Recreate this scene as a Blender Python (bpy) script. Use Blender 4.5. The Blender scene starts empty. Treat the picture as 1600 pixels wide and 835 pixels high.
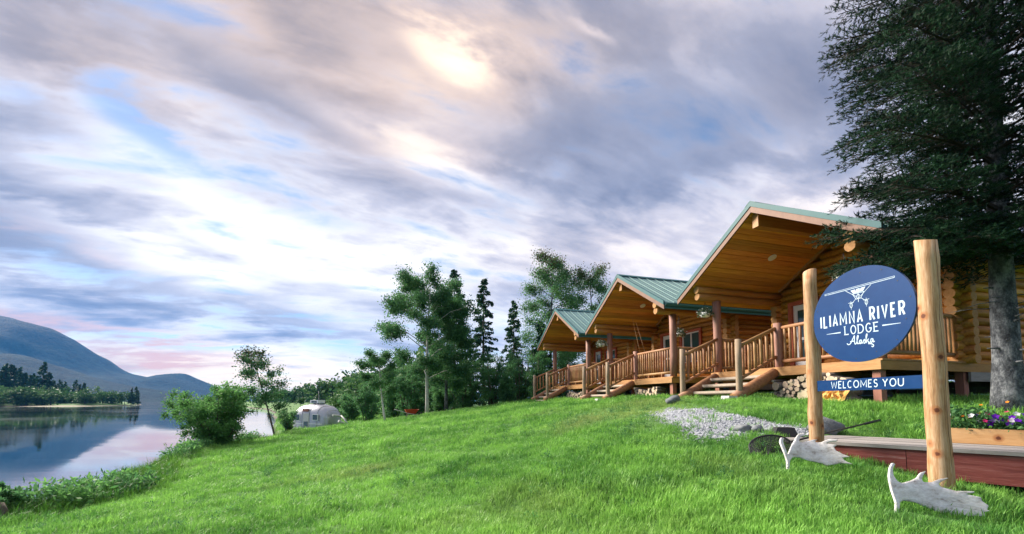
import bpy, bmesh, math, random
import numpy as np
from mathutils import Vector, Matrix, Quaternion

# ------------------------------------------------------------------ camera, sky, sun, exposure
SC = bpy.context.scene
COL = SC.collection
R = math.radians
F = 660.0; PPX = 800.0; HZ = 627.0; TH = math.atan(0.065); PPY = HZ - F*math.tan(TH)
CAM = np.array([0.0, 0.0, 3.0])

cd = bpy.data.cameras.new('camera'); cam = bpy.data.objects.new('camera', cd); COL.objects.link(cam)
cam.location = CAM; cam.rotation_euler = (math.pi/2 + TH, 0, 0)
cd.sensor_fit = 'HORIZONTAL'; cd.sensor_width = 36; cd.lens = F/1600*36
cd.shift_x = 0; cd.shift_y = (PPY-417.5)/1600
cd.clip_start = 0.1; cd.clip_end = 40000
SC.camera = cam

SUN_AZ = R(-62); SUN_EL = R(34)
SUN_STRENGTH = 4.2; SUN_ANGLE = R(24)
SKY_STRENGTH = 0.055; CLOUD_STRENGTH = 0.41
EXPOSURE = 1.55
SC.view_settings.view_transform = 'Standard'; SC.view_settings.look = 'None'
SC.view_settings.exposure = EXPOSURE; SC.view_settings.gamma = 1
SC.view_settings.use_curve_mapping = False
SC.render.engine = 'CYCLES'
SC.cycles.use_denoising = True
SC.cycles.max_bounces = 6; SC.cycles.diffuse_bounces = 3; SC.cycles.glossy_bounces = 3
SC.cycles.transmission_bounces = 4; SC.cycles.transparent_max_bounces = 6; SC.cycles.volume_bounces = 0
SC.cycles.caustics_reflective = False; SC.cycles.caustics_refractive = False

sun_dir = Vector((math.sin(SUN_AZ)*math.cos(SUN_EL), math.cos(SUN_AZ)*math.cos(SUN_EL), math.sin(SUN_EL)))
sl = bpy.data.lights.new('sun', 'SUN'); sl.energy = SUN_STRENGTH; sl.angle = SUN_ANGLE; sl.color = (1.0, 0.90, 0.78)
so = bpy.data.objects.new('sun', sl); COL.objects.link(so)
so.rotation_euler = sun_dir.to_track_quat('Z', 'Y').to_euler(); so.location = (-20, 10, 30)

class NT:
    """tiny node-tree helper"""
    def __init__(s, nt): s.nt = nt; nt.nodes.clear()
    def n(s, t, **kw):
        nd = s.nt.nodes.new(t)
        for k, v in kw.items():
            if k.startswith('i_'):
                key = k[2:]; key = int(key) if key.isdigit() else key.replace('_', ' ')
                s.put(nd.inputs[key], v)
            else: setattr(nd, k, v)
        return nd
    def put(s, sock, v):
        if isinstance(v, bpy.types.NodeSocket): s.nt.links.new(v, sock)
        elif isinstance(v, bpy.types.Node): s.nt.links.new(v.outputs[0], sock)
        else: sock.default_value = v
    def m(s, op, a, b=0.0, c=None):
        nd = s.nt.nodes.new('ShaderNodeMath'); nd.operation = op
        s.put(nd.inputs[0], a); s.put(nd.inputs[1], b)
        if c is not None: s.put(nd.inputs[2], c)
        return nd.outputs[0]
    def mix(s, f, a, b, blend='MIX'):
        nd = s.nt.nodes.new('ShaderNodeMix'); nd.data_type = 'RGBA'; nd.blend_type = blend
        s.put(nd.inputs[0], f)
        for k, v in ((6, a), (7, b)):
            if isinstance(v, tuple) and len(v) == 3: v = v+(1,)
            s.put(nd.inputs[k], v)
        return nd.outputs[2]
    def ramp(s, f, stops, interp='LINEAR'):
        nd = s.nt.nodes.new('ShaderNodeValToRGB'); cr = nd.color_ramp; cr.interpolation = interp
        while len(cr.elements) < len(stops): cr.elements.new(0.5)
        for e, (p, c) in zip(cr.elements, stops):
            e.position = p; e.color = tuple(c)+(1,) if len(c) == 3 else c
        s.put(nd.inputs[0], f); return nd.outputs[0]
    def sstep(s, x, lo, hi):
        nd = s.nt.nodes.new('ShaderNodeMapRange'); nd.interpolation_type = 'SMOOTHSTEP'
        s.put(nd.inputs[0], x); nd.inputs[1].default_value = lo; nd.inputs[2].default_value = hi
        return nd.outputs[0]
    def noise(s, vec, scale, detail=4, rough=0.5, dist=0.0):
        nd = s.nt.nodes.new('ShaderNodeTexNoise')
        if vec is not None: s.put(nd.inputs['Vector'], vec)
        nd.inputs['Scale'].default_value = scale; nd.inputs['Detail'].default_value = detail
        nd.inputs['Roughness'].default_value = rough; nd.inputs['Distortion'].default_value = dist
        return nd.outputs[0]
    def xyz(s, x, y, z=0.0):
        nd = s.nt.nodes.new('ShaderNodeCombineXYZ')
        s.put(nd.inputs[0], x); s.put(nd.inputs[1], y); s.put(nd.inputs[2], z); return nd.outputs[0]

def ray(x, y):
    fw = np.array([0, math.cos(TH), math.sin(TH)]); up = np.array([0, -math.sin(TH), math.cos(TH)])
    return fw + np.array([1, 0, 0])*(x-PPX)/F + up*(PPY-y)/F
def azel(x, y):
    d = ray(x, y); d = d/np.linalg.norm(d)
    return math.atan2(d[0], d[1]), math.asin(d[2])

def build_world():
    w = bpy.data.worlds.new('World'); SC.world = w; w.use_nodes = True
    t = NT(w.node_tree)
    tc = t.n('ShaderNodeTexCoord'); sep = t.n('ShaderNodeSeparateXYZ', i_0=tc.outputs['Generated'])
    X, Y, Z = sep.outputs
    zz = t.m('ADD', t.m('MAXIMUM', Z, 0.0), 0.24)
    px = t.m('DIVIDE', X, zz); py = t.m('DIVIDE', Y, zz)
    wa = R(66); sw, cw = math.sin(wa), math.cos(wa)
    s_ = t.m('ADD', t.m('MULTIPLY', px, sw), t.m('MULTIPLY', py, cw))
    t_ = t.m('SUBTRACT', t.m('MULTIPLY', py, sw), t.m('MULTIPLY', px, cw))
    v1 = t.xyz(t.m('MULTIPLY', s_, 0.60), t_, 3.7)
    v2 = t.xyz(t.m('MULTIPLY', s_, 0.44), t_, 11.3)
    n_big = t.noise(v1, 1.1, 3, 0.5, 0.25)
    n_mid = t.noise(v1, 2.7, 6, 0.55, 0.35)
    n_str = t.noise(v2, 6.2, 6, 0.58, 0.25)
    # direction angles, bent a little by the noise so that masses have uneven edges
    az = t.m('ARCTAN2', X, Y); el = t.m('ARCSINE', Z)
    az = t.m('ADD', az, t.m('MULTIPLY', t.m('SUBTRACT', n_mid, 0.5), 0.20))
    el = t.m('ADD', el, t.m('MULTIPLY', t.m('SUBTRACT', n_str, 0.5), 0.15))
    ae = t.xyz(az, el)
    def blob(x, y, rx, ry, amp, rot=0.0):
        a0, e0 = azel(x, y); return (a0, e0, rx/F*math.cos(a0)**2, ry/F*math.cos(a0)*math.cos(e0), amp, rot)
    def total(*bl):
        acc = None
        for a0, e0, sa, se, amp, rot in bl:
            mp = t.n('ShaderNodeMapping', vector_type='TEXTURE', i_Vector=ae)
            mp.inputs['Location'].default_value = (a0, e0, 0); mp.inputs['Rotation'].default_value = (0, 0, rot); mp.inputs['Scale'].default_value = (sa, se, 1)
            dt = t.n('ShaderNodeVectorMath', operation='DOT_PRODUCT'); t.put(dt.inputs[0], mp.outputs[0]); t.put(dt.inputs[1], mp.outputs[0])
            g = t.m('POWER', 0.36788, dt.outputs['Value'])
            acc = t.m('MULTIPLY', g, amp) if acc is None else t.m('MULTIPLY_ADD', g, amp, acc)
        return acc
    # thickness of cloud: high = dark lavender underside, low = bright thin veil
    thick = t.m('ADD', t.m('MULTIPLY', n_big, 0.36), t.m('ADD', t.m('MULTIPLY', n_mid, 1.08), t.m('MULTIPLY', n_str, 0.62)))
    thick = t.m('SUBTRACT', thick, 0.505)
    thick = t.m('ADD', thick, total(
        blob(800, -60, 1300, 130, 0.10), blob(900, 230, 170, 50, 0.26, 0.05), blob(1110, 228, 130, 52, 0.24), blob(1000, 285, 170, 26, 0.14), blob(1230, 110, 360, 110, 0.11), blob(1000, 90, 260, 70, 0.09),
        blob(40, 10, 330, 90, 0.19), blob(330, 120, 260, 50, 0.11, -0.3), blob(500, 185, 170, 36, 0.17, -0.2),
        blob(110, 430, 310, 36, 0.27, -0.22), blob(400, 487, 170, 18, 0.20, -0.2), blob(110, 520, 150, 14, 0.18, -0.1), blob(60, 300, 220, 30, 0.11, -0.2),
        blob(715, 82, 70, 26, -0.35, -0.25), blob(690, 80, 140, 60, -0.16, -0.25), blob(620, 230, 190, 26, -0.22, -0.22), blob(800, 400, 460, 50, -0.12), blob(560, 470, 700, 140, -0.09),
        blob(250, 255, 230, 30, -0.16, -0.35), blob(200, 372, 300, 18, -0.17, -0.2), blob(470, 415, 220, 26, -0.17, -0.1), blob(430, 575, 220, 44, -0.34),
        blob(940, 48, 45, 13, -0.24, -0.3), blob(1290, 310, 60, 18, -0.16)))
    gaps = total(blob(170, 165, 110, 40, 0.34, -0.45), blob(235, 215, 130, 24, 0.26, -0.45), blob(40, 150, 80, 30, 0.24, -0.3), blob(500, 535, 120, 24, 0.30, -0.25), blob(440, 125, 120, 20, 0.16, -0.2),
                 blob(600, 350, 300, 24, 0.16), blob(290, 545, 110, 9, 0.3))
    gaps = t.m('ADD', gaps, t.m('MULTIPLY', t.m('SUBTRACT', n_mid, 0.5), -1.0))
    gaps = t.m('ADD', gaps, t.m('MULTIPLY', t.m('SUBTRACT', n_str, 0.5), -2.1))
    cover = t.m('SUBTRACT', 1.0, t.m('MULTIPLY', t.sstep(gaps, 0.05, 0.60), 0.85))
    cloud = t.ramp(thick, [(0.18, (1.36, 1.28, 1.18)), (0.36, (1.02, 0.97, 0.96)), (0.52, (0.64, 0.615, 0.69)), (0.70, (0.37, 0.375, 0.47)), (1.0, (0.18, 0.195, 0.29))])
    # the low sun warms the thin veil near it and the edges of cloud above the horizon
    warm = total(blob(690, 90, 240, 90, 1.1), blob(400, 40, 320, 80, 0.75), blob(110, 70, 260, 80, 0.7), blob(900, 60, 400, 80, 0.35), blob(640, 235, 220, 40, 0.55), blob(430, 600, 300, 40, 0.7), blob(220, 560, 240, 30, 0.7), blob(1260, 140, 140, 90, 0.35), blob(1290, 320, 120, 60, 0.3), blob(960, 400, 260, 60, 0.35))
    cloud = t.mix(t.m('MINIMUM', warm, 1.0), cloud, (1.16, 0.94, 0.72), 'MULTIPLY')
    pink = total(blob(120, 508, 200, 13, 1.3, -0.05), blob(190, 537, 170, 17, 1.3, -0.1), blob(20, 345, 200, 16, 0.35, -0.2), blob(330, 560, 160, 12, 0.35))
    cloud = t.mix(t.m('MULTIPLY', t.m('MINIMUM', pink, 1.0), t.sstep(n_str, 0.36, 0.62)), cloud, (1.16, 0.66, 0.48))
    sky = t.n('ShaderNodeTexSky', sky_type='NISHITA', sun_disc=False)
    sky.sun_elevation = SUN_EL; sky.sun_rotation = SUN_AZ; sky.altitude = 20
    sky.air_density = 1.0; sky.dust_density = 0.2; sky.ozone_density = 4.0
    b1 = t.n('ShaderNodeBackground', i_0=sky.outputs[0], i_1=SKY_STRENGTH)
    b2 = t.n('ShaderNodeBackground', i_0=cloud, i_1=CLOUD_STRENGTH)
    ms = t.n('ShaderNodeMixShader', i_0=cover, i_1=b1.outputs[0], i_2=b2.outputs[0])
    t.n('ShaderNodeOutputWorld', i_0=ms.outputs[0])
    w.cycles.sampling_method = 'MANUAL'; w.cycles.sample_map_resolution = 512
build_world()

# ------------------------------------------------------------------ materials
def mat(name):
    m = bpy.data.materials.new(name); m.use_nodes = True
    return m, NT(m.node_tree)
def finish(t, bsdf, disp=None):
    o = t.n('ShaderNodeOutputMaterial', i_0=bsdf)
    return o
def pmat(name, stops, scale=(1, 1, 1), nscale=6, detail=5, rough=0.7, bump=0.15, bdist=0.02, rand=0.18, coord='Object', metallic=0.0, spec=0.4, extra=None, hue=0.0, fine=True):
    """procedural Principled material: noise through a ramp, slight value change object by object, bump from the same noise"""
    m, t = mat(name)
    tc = t.n('ShaderNodeTexCoord'); mp = t.n('ShaderNodeMapping', i_0=tc.outputs[coord]); mp.inputs['Scale'].default_value = scale
    oi = t.n('ShaderNodeObjectInfo')
    off = t.m('MULTIPLY', oi.outputs['Random'], 37.0)
    va = t.n('ShaderNodeVectorMath', operation='ADD'); t.put(va.inputs[0], mp.outputs[0]); t.put(va.inputs[1], t.xyz(off, off, off))
    n1 = t.noise(va.outputs[0], nscale, detail, 0.6, 0.2)
    if fine: n1 = t.m('ADD', t.m('MULTIPLY', n1, 0.62), t.m('MULTIPLY', t.noise(va.outputs[0], nscale*4.7, 4, 0.65, 0.3), 0.38))
    c = t.ramp(n1, stops)
    if extra: c = extra(t, va.outputs[0], c, tc)
    if rand:
        hs = t.n('ShaderNodeHueSaturation', i_Color=c)
        t.put(hs.inputs['Value'], t.m('ADD', t.m('MULTIPLY', oi.outputs['Random'], 2*rand), 1-rand))
        if hue:
            wn = t.n('ShaderNodeTexWhiteNoise', noise_dimensions='1D'); t.put(wn.inputs['W'], off)
            t.put(hs.inputs['Hue'], t.m('ADD', t.m('MULTIPLY', wn.outputs[0], 2*hue), 0.5-hue))
        c = hs.outputs[0]
    p = t.n('ShaderNodeBsdfPrincipled', i_Base_Color=c, i_Roughness=rough, i_Metallic=metallic)
    p.inputs['Specular IOR Level'].default_value = spec
    if bump:
        b = t.n('ShaderNodeBump', i_Strength=bump, i_Height=n1); b.inputs['Distance'].default_value = bdist
        t.put(p.inputs['Normal'], b.outputs[0])
    finish(t, p.outputs[0]); return m

def knots(t, vec, c, tc):
    """dark reddish knots with a paler halo, set in the board's own space"""
    oi = t.n('ShaderNodeObjectInfo'); o3 = t.m('MULTIPLY', oi.outputs['Random'], 9.0)
    va = t.n('ShaderNodeVectorMath', operation='ADD'); t.put(va.inputs[0], tc.outputs['Object']); t.put(va.inputs[1], t.xyz(o3, o3, o3))
    vo = t.n('ShaderNodeTexVoronoi', feature='F1'); t.put(vo.inputs['Vector'], va.outputs[0]); vo.inputs['Scale'].default_value = 5.5
    keep = t.sstep(vo.outputs['Color'], 0.36, 0.40)
    d = t.m('ADD', vo.outputs['Distance'], t.m('MULTIPLY', t.m('SUBTRACT', t.noise(va.outputs[0], 40, 3), 0.5), 0.10))
    c = t.mix(t.m('MULTIPLY', t.m('MULTIPLY', t.sstep(d, 0.34, 0.14), 0.75), keep), c, (0.34, 0.12, 0.035))
    return t.mix(t.m('MULTIPLY', t.sstep(d, 0.15, 0.08), keep), c, (0.11, 0.030, 0.010))
M = {}
M['log'] = pmat('wall_log', [(0.30, (0.14, 0.046, 0.007)), (0.48, (0.42, 0.180, 0.023)), (0.68, (0.60, 0.295, 0.048))], (0.5, 7, 7), 3, 5, 0.55, 0.3, 0.02, 0.28, hue=0.014)
M['ceil'] = pmat('ceiling_board', [(0.30, (0.22, 0.075, 0.010)), (0.48, (0.49, 0.210, 0.027)), (0.68, (0.64, 0.32, 0.055))], (0.4, 9, 9), 3, 5, 0.5, 0.15, 0.01, 0.30, hue=0.012)
M['beam'] = pmat('beam_log', [(0.30, (0.22, 0.085, 0.016)), (0.5, (0.38, 0.17, 0.036)), (0.70, (0.47, 0.24, 0.06))], (0.5, 6, 6), 3, 5, 0.5, 0.2, 0.02, 0.1)
M['end'] = pmat('end_grain', [(0.3, (0.30, 0.14, 0.045)), (0.65, (0.46, 0.25, 0.10))], (1, 1, 1), 14, 4, 0.8, 0.2, 0.01, 0.12)
M['post'] = pmat('peeled_post', [(0.30, (0.14, 0.062, 0.052)), (0.48, (0.27, 0.135, 0.105)), (0.68, (0.38, 0.20, 0.12))], (9, 9, 0.7), 3, 5, 0.65, 0.35, 0.02, 0.14)
M['rail'] = pmat('rail_wood', [(0.30, (0.19, 0.085, 0.036)), (0.5, (0.34, 0.175, 0.075)), (0.70, (0.45, 0.26, 0.125))], (4, 4, 1), 4, 4, 0.6, 0.2, 0.01, 0.2, hue=0.012)
M['weathered'] = pmat('weathered_wood', [(0.25, (0.20, 0.165, 0.13)), (0.5, (0.34, 0.285, 0.225)), (0.75, (0.44, 0.36, 0.27))], (1, 7, 7), 3, 5, 0.8, 0.3, 0.02, 0.14)
M['weathered_v'] = pmat('weathered_post', [(0.3, (0.15, 0.115, 0.085)), (0.5, (0.29, 0.215, 0.145)), (0.7, (0.38, 0.28, 0.18))], (6, 6, 0.7), 3, 5, 0.8, 0.3, 0.02, 0.14)
M['stringer'] = pmat('stringer_log', [(0.3, (0.12, 0.055, 0.032)), (0.5, (0.27, 0.13, 0.065)), (0.7, (0.38, 0.21, 0.10))], (0.6, 5, 5), 3, 5, 0.6, 0.25, 0.02, 0.12)
M['deck'] = pmat('deck_wood', [(0.30, (0.26, 0.115, 0.036)), (0.5, (0.39, 0.20, 0.07)), (0.70, (0.48, 0.27, 0.11))], (5, 0.6, 5), 3, 5, 0.6, 0.15, 0.01, 0.14)
M['deck_x'] = pmat('deck_wood_side', [(0.30, (0.24, 0.11, 0.022)), (0.5, (0.36, 0.18, 0.04)), (0.70, (0.45, 0.25, 0.07))], (0.6, 5, 5), 3, 5, 0.6, 0.15, 0.01, 0.1)
M['redpost'] = pmat('red_brown_timber', [(0.3, (0.22, 0.085, 0.06)), (0.7, (0.36, 0.16, 0.11))], (5, 5, 0.7), 3, 5, 0.7, 0.2, 0.01, 0.1)
M['fascia'] = pmat('fascia_board', [(0.3, (0.15, 0.075, 0.050)), (0.7, (0.25, 0.135, 0.090))], (1, 1, 1), 4, 5, 0.6, 0.1, 0.01, 0.08)
M['redtrim'] = pmat('red_trim_paint', [(0.3, (0.30, 0.055, 0.018)), (0.7, (0.42, 0.09, 0.03))], (1, 1, 1), 5, 4, 0.5, 0.1, 0.01, 0.06)
M['teal'] = pmat('teal_roof_metal', [(0.3, (0.13, 0.235, 0.23)), (0.7, (0.18, 0.29, 0.28))], (1, 1, 1), 2.5, 4, 0.55, 0.04, 0.01, 0.04, metallic=0.0, spec=0.35)
M['tealtrim'] = pmat('teal_trim_metal', [(0.3, (0.028, 0.105, 0.115)), (0.7, (0.038, 0.13, 0.14))], (1, 1, 1), 3, 4, 0.55, 0.04, 0.01, 0.04, metallic=0.0, spec=0.3)
M['white'] = pmat('white_paint', [(0.3, (0.70, 0.71, 0.72)), (0.7, (0.80, 0.80, 0.79))], (1, 1, 1), 6, 4, 0.5, 0.05, 0.01, 0.03)
M['black'] = pmat('black_plastic', [(0.3, (0.012, 0.013, 0.015)), (0.7, (0.03, 0.03, 0.033))], (1, 1, 1), 8, 3, 0.5, 0.05, 0.01, 0.1)
M['glass'] = pmat('window_glass', [(0.3, (0.03, 0.065, 0.07)), (0.7, (0.05, 0.10, 0.10))], (1, 1, 1), 2, 2, 0.06, 0.0, 0.01, 0.1, spec=0.8)
M['concrete'] = pmat('pale_concrete', [(0.3, (0.42, 0.42, 0.42)), (0.7, (0.56, 0.56, 0.55))], (1, 1, 1), 8, 5, 0.9, 0.3, 0.01, 0.05)
M['rock'] = pmat('grey_rock', [(0.3, (0.06, 0.07, 0.08)), (0.5, (0.15, 0.165, 0.175)), (0.7, (0.27, 0.28, 0.28))], (1, 1, 1), 9, 7, 0.9, 0.9, 0.02, 0.25)
M['gravel'] = pmat('gravel_stone', [(0.3, (0.20, 0.215, 0.24)), (0.7, (0.42, 0.445, 0.48))], (1, 1, 1), 18, 5, 0.9, 0.5, 0.02, 0.0)
M['redboard'] = pmat('red_stained_board', [(0.32, (0.075, 0.016, 0.014)), (0.5, (0.19, 0.042, 0.036)), (0.62, (0.25, 0.085, 0.075)), (0.70, (0.34, 0.22, 0.20))], (0.5, 9, 9), 4, 7, 0.65, 0.35, 0.01, 0.14)
M['greyplank'] = pmat('grey_plank', [(0.25, (0.17, 0.155, 0.145)), (0.5, (0.28, 0.26, 0.25)), (0.8, (0.36, 0.34, 0.32))], (0.7, 8, 8), 4, 6, 0.85, 0.3, 0.01, 0.14)
M['planter'] = pmat('cedar_planter', [(0.25, (0.44, 0.22, 0.08)), (0.5, (0.60, 0.35, 0.15)), (0.8, (0.68, 0.45, 0.23))], (0.6, 5, 5), 3, 5, 0.6, 0.15, 0.01, 0.1, extra=knots)
M['soil'] = pmat('soil', [(0.3, (0.03, 0.022, 0.015)), (0.7, (0.07, 0.05, 0.035))], (1, 1, 1), 12, 5, 0.95, 0.5, 0.02, 0)
def cracks(t, vec, c, tc):
    sp = t.n('ShaderNodeSeparateXYZ', i_0=tc.outputs['Object'])
    c = knots(t, vec, c, tc)
    n = t.noise(t.xyz(0.0, 0.0, sp.outputs[2]), 2.2, 4, 0.6)
    line = t.m('ABSOLUTE', t.m('ADD', sp.outputs[1], t.m('MULTIPLY', t.m('SUBTRACT', n, 0.5), 0.05)))
    gate = t.sstep(t.noise(t.xyz(3.0, 0.0, sp.outputs[2]), 1.4, 2), 0.42, 0.5)
    return t.mix(t.m('MULTIPLY', t.sstep(line, 0.0035, 0.0012), gate), c, (0.06, 0.028, 0.012))
M['signpost'] = pmat('sign_post_log', [(0.33, (0.17, 0.080, 0.034)), (0.47, (0.38, 0.215, 0.100)), (0.62, (0.54, 0.375, 0.235))], (14, 14, 0.9), 2.2, 7, 0.7, 0.45, 0.012, 0.05, extra=cracks)
M['signblue'] = pmat('blue_sign_enamel', [(0.3, (0.003, 0.028, 0.110)), (0.7, (0.006, 0.042, 0.150))], (1, 1, 1), 3, 5, 0.20, 0.0, 0.01, 0.0, spec=0.9)
M['letter'] = pmat('pale_blue_lettering', [(0.3, (0.40, 0.52, 0.63)), (0.7, (0.47, 0.59, 0.69))], (1, 1, 1), 6, 3, 0.5, 0.0, 0.01, 0.0)
M['antler'] = pmat('bleached_antler', [(0.32, (0.17, 0.125, 0.085)), (0.44, (0.50, 0.48, 0.46)), (0.60, (0.70, 0.69, 0.685))], (1, 1, 2.6), 7, 8, 0.75, 0.7, 0.01, 0.06)
M['bark_grey'] = pmat('grey_spruce_bark', [(0.40, (0.020, 0.022, 0.027)), (0.5, (0.07, 0.077, 0.088)), (0.62, (0.20, 0.21, 0.225))], (1, 1, 0.6), 8, 9, 0.95, 0.9, 0.03, 0)
M['bark_dark'] = pmat('dark_bark', [(0.3, (0.05, 0.04, 0.03)), (0.7, (0.12, 0.10, 0.08))], (1, 1, 0.4), 8, 5, 0.95, 0.6, 0.02, 0.1)
M['twig'] = pmat('spruce_twig', [(0.3, (0.018, 0.014, 0.011)), (0.7, (0.045, 0.036, 0.028))], (1, 1, 1), 8, 4, 0.95, 0.3, 0.01, 0.1)
M['bark_birch'] = pmat('birch_bark', [(0.30, (0.10, 0.09, 0.08)), (0.42, (0.40, 0.39, 0.37)), (0.75, (0.58, 0.57, 0.55))], (1, 1, 2.2), 5, 5, 0.8, 0.3, 0.01, 0.08)
M['silver'] = pmat('silver_trailer_skin', [(0.3, (0.34, 0.35, 0.39)), (0.7, (0.45, 0.46, 0.49))], (1, 1, 1), 2, 4, 0.38, 0.05, 0.01, 0.0, metallic=0.5)
M['redpaint'] = pmat('red_paint', [(0.3, (0.42, 0.035, 0.02)), (0.7, (0.52, 0.06, 0.03))], (1, 1, 1), 5, 3, 0.5, 0.05, 0.01, 0.0)
M['driftwood'] = pmat('bleached_driftwood', [(0.3, (0.34, 0.35, 0.34)), (0.7, (0.52, 0.53, 0.51))], (1, 1, 1), 6, 4, 0.9, 0.3, 0.01, 0.1)
M['bark_fire'] = pmat('firewood_bark', [(0.3, (0.10, 0.085, 0.07)), (0.7, (0.25, 0.21, 0.18))], (1, 4, 4), 6, 5, 0.95, 0.5, 0.02, 0.2)
M['fire_end'] = pmat('firewood_end', [(0.3, (0.46, 0.34, 0.22)), (0.7, (0.72, 0.59, 0.44))], (1, 1, 1), 12, 4, 0.9, 0.3, 0.01, 0.30, hue=0.02)
M['fire_orange'] = pmat('fresh_cut_wood', [(0.3, (0.52, 0.22, 0.04)), (0.5, (0.68, 0.36, 0.09)), (0.7, (0.78, 0.52, 0.22))], (1, 1, 1), 8, 6, 0.8, 0.8, 0.05, 0.0)

def foliage(name, dark, light, trans=0.35, rough=0.55, nscale=0.5):
    m, t = mat(name)
    g = t.n('ShaderNodeNewGeometry'); oi = t.n('ShaderNodeObjectInfo')
    at = t.n('ShaderNodeAttribute', attribute_name='tint')
    n = t.noise(g.outputs['Position'], nscale, 3, 0.6)
    f = t.m('ADD', t.m('MULTIPLY', at.outputs['Fac'], 0.65), t.m('MULTIPLY', t.m('SUBTRACT', n, 0.5), 1.1))
    f = t.m('ADD', f, t.m('MULTIPLY', t.m('SUBTRACT', oi.outputs['Random'], 0.5), 0.35))
    f = t.m('ADD', f, 0.15)
    c = t.mix(t.sstep(f, 0.0, 1.0), dark, light)
    p = t.n('ShaderNodeBsdfPrincipled', i_Base_Color=c, i_Roughness=rough); p.inputs['Specular IOR Level'].default_value = 0.10
    tr = t.n('ShaderNodeBsdfTranslucent', i_Color=c)
    ms = t.n('ShaderNodeMixShader', i_0=trans, i_1=p.outputs[0], i_2=tr.outputs[0])
    finish(t, ms.outputs[0]); return m
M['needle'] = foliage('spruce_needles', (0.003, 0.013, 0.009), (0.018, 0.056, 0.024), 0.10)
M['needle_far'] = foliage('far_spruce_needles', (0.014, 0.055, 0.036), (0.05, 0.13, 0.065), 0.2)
M['birchleaf'] = foliage('birch_leaves', (0.042, 0.125, 0.050), (0.15, 0.32, 0.115), 0.5)
M['alderleaf'] = foliage('alder_leaves', (0.038, 0.120, 0.050), (0.13, 0.30, 0.105), 0.48)
M['willowleaf'] = foliage('willow_leaves', (0.060, 0.170, 0.050), (0.18, 0.40, 0.105), 0.5)
M['rustleaf'] = foliage('reddening_leaves', (0.045, 0.065, 0.028), (0.13, 0.11, 0.05), 0.35)
M['farleaf'] = foliage('far_leaves', (0.03, 0.095, 0.034), (0.12, 0.23, 0.075), 0.25, nscale=0.05)
M['basketleaf'] = foliage('basket_leaves', (0.05, 0.09, 0.05), (0.20, 0.24, 0.16), 0.3)
def flower(name, c): return foliage(name, tuple(x*0.7 for x in c), c, 0.25)
M['purple'] = flower('purple_petals', (0.16, 0.02, 0.50)); M['pinkpetal'] = flower('pink_petals', (0.55, 0.03, 0.16))
M['whitepetal'] = flower('white_petals', (0.72, 0.74, 0.80)); M['orangepetal'] = flower('orange_petals', (0.75, 0.24, 0.02))

def grass_mat(name, dark, light, dry):
    m, t = mat(name)
    g = t.n('ShaderNodeNewGeometry'); oi = t.n('ShaderNodeObjectInfo')
    at = t.n('ShaderNodeAttribute', attribute_name='tint')
    n = t.noise(g.outputs['Position'], 0.42, 4, 0.6); n2 = t.noise(g.outputs['Position'], 1.9, 3, 0.6)
    f = t.m('ADD', t.m('MULTIPLY', t.m('SUBTRACT', n, 0.5), 2.1), t.m('MULTIPLY', t.m('SUBTRACT', n2, 0.5), 1.9))
    f = t.m('ADD', f, t.m('ADD', t.m('MULTIPLY', at.outputs['Fac'], 0.5), t.m('MULTIPLY', oi.outputs['Random'], 0.30)))
    c = t.mix(t.sstep(f, -0.25, 1.05), dark, light)
    n3 = t.noise(g.outputs['Position'], 0.33, 3, 0.5)
    sp = t.n('ShaderNodeSeparateXYZ', i_0=g.outputs['Position'])
    # worn, drier turf on the strip in front of the steps
    w = t.m('EXPONENT', t.m('MULTIPLY', t.m('ADD', t.m('POWER', t.m('DIVIDE', t.m('SUBTRACT', sp.outputs[0], 2.3), 1.9), 2.0), t.m('POWER', t.m('DIVIDE', t.m('SUBTRACT', sp.outputs[1], 10.5), 3.0), 2.0)), -1.0))
    d = t.m('ADD', t.m('MULTIPLY', t.m('SUBTRACT', n3, 0.50), 2.6), t.m('MULTIPLY', w, 0.9))
    c = t.mix(t.m('MULTIPLY', t.sstep(d, 0.15, 1.1), 0.55), c, dry)
    p = t.n('ShaderNodeBsdfPrincipled', i_Base_Color=c, i_Roughness=0.5); p.inputs['Specular IOR Level'].default_value = 0.3
    tr = t.n('ShaderNodeBsdfTranslucent', i_Color=c)
    ms = t.n('ShaderNodeMixShader', i_0=0.38, i_1=p.outputs[0], i_2=tr.outputs[0])
    finish(t, ms.outputs[0]); return m
M['grass'] = grass_mat('lawn_grass', (0.068, 0.220, 0.036), (0.285, 0.560, 0.105), (0.40, 0.40, 0.17))
M['tallgrass'] = grass_mat('bank_grass', (0.040, 0.140, 0.020), (0.135, 0.300, 0.040), (0.26, 0.23, 0.10))

def ground_mat():
    m, t = mat('turf_ground')
    g = t.n('ShaderNodeNewGeometry')
    n = t.noise(g.outputs['Position'], 0.6, 5, 0.6); n2 = t.noise(g.outputs['Position'], 9, 5, 0.65)
    c = t.ramp(t.m('ADD', t.m('MULTIPLY', n, 0.6), t.m('MULTIPLY', n2, 0.4)), [(0.3, (0.030, 0.085, 0.012)), (0.5, (0.055, 0.15, 0.020)), (0.7, (0.09, 0.20, 0.03))])
    sp = t.n('ShaderNodeSeparateXYZ', i_0=g.outputs['Position'])
    c = t.mix(t.sstep(t.m('ADD', sp.outputs[2], t.m('MULTIPLY', n2, 0.3)), 0.62, 0.30), c, (0.075, 0.060, 0.042))
    p = t.n('ShaderNodeBsdfPrincipled', i_Base_Color=c, i_Roughness=0.95)
    b = t.n('ShaderNodeBump', i_Strength=0.6, i_Height=n2); b.inputs['Distance'].default_value = 0.05
    t.put(p.inputs['Normal'], b.outputs[0]); finish(t, p.outputs[0]); return m
M['ground'] = ground_mat()

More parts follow.
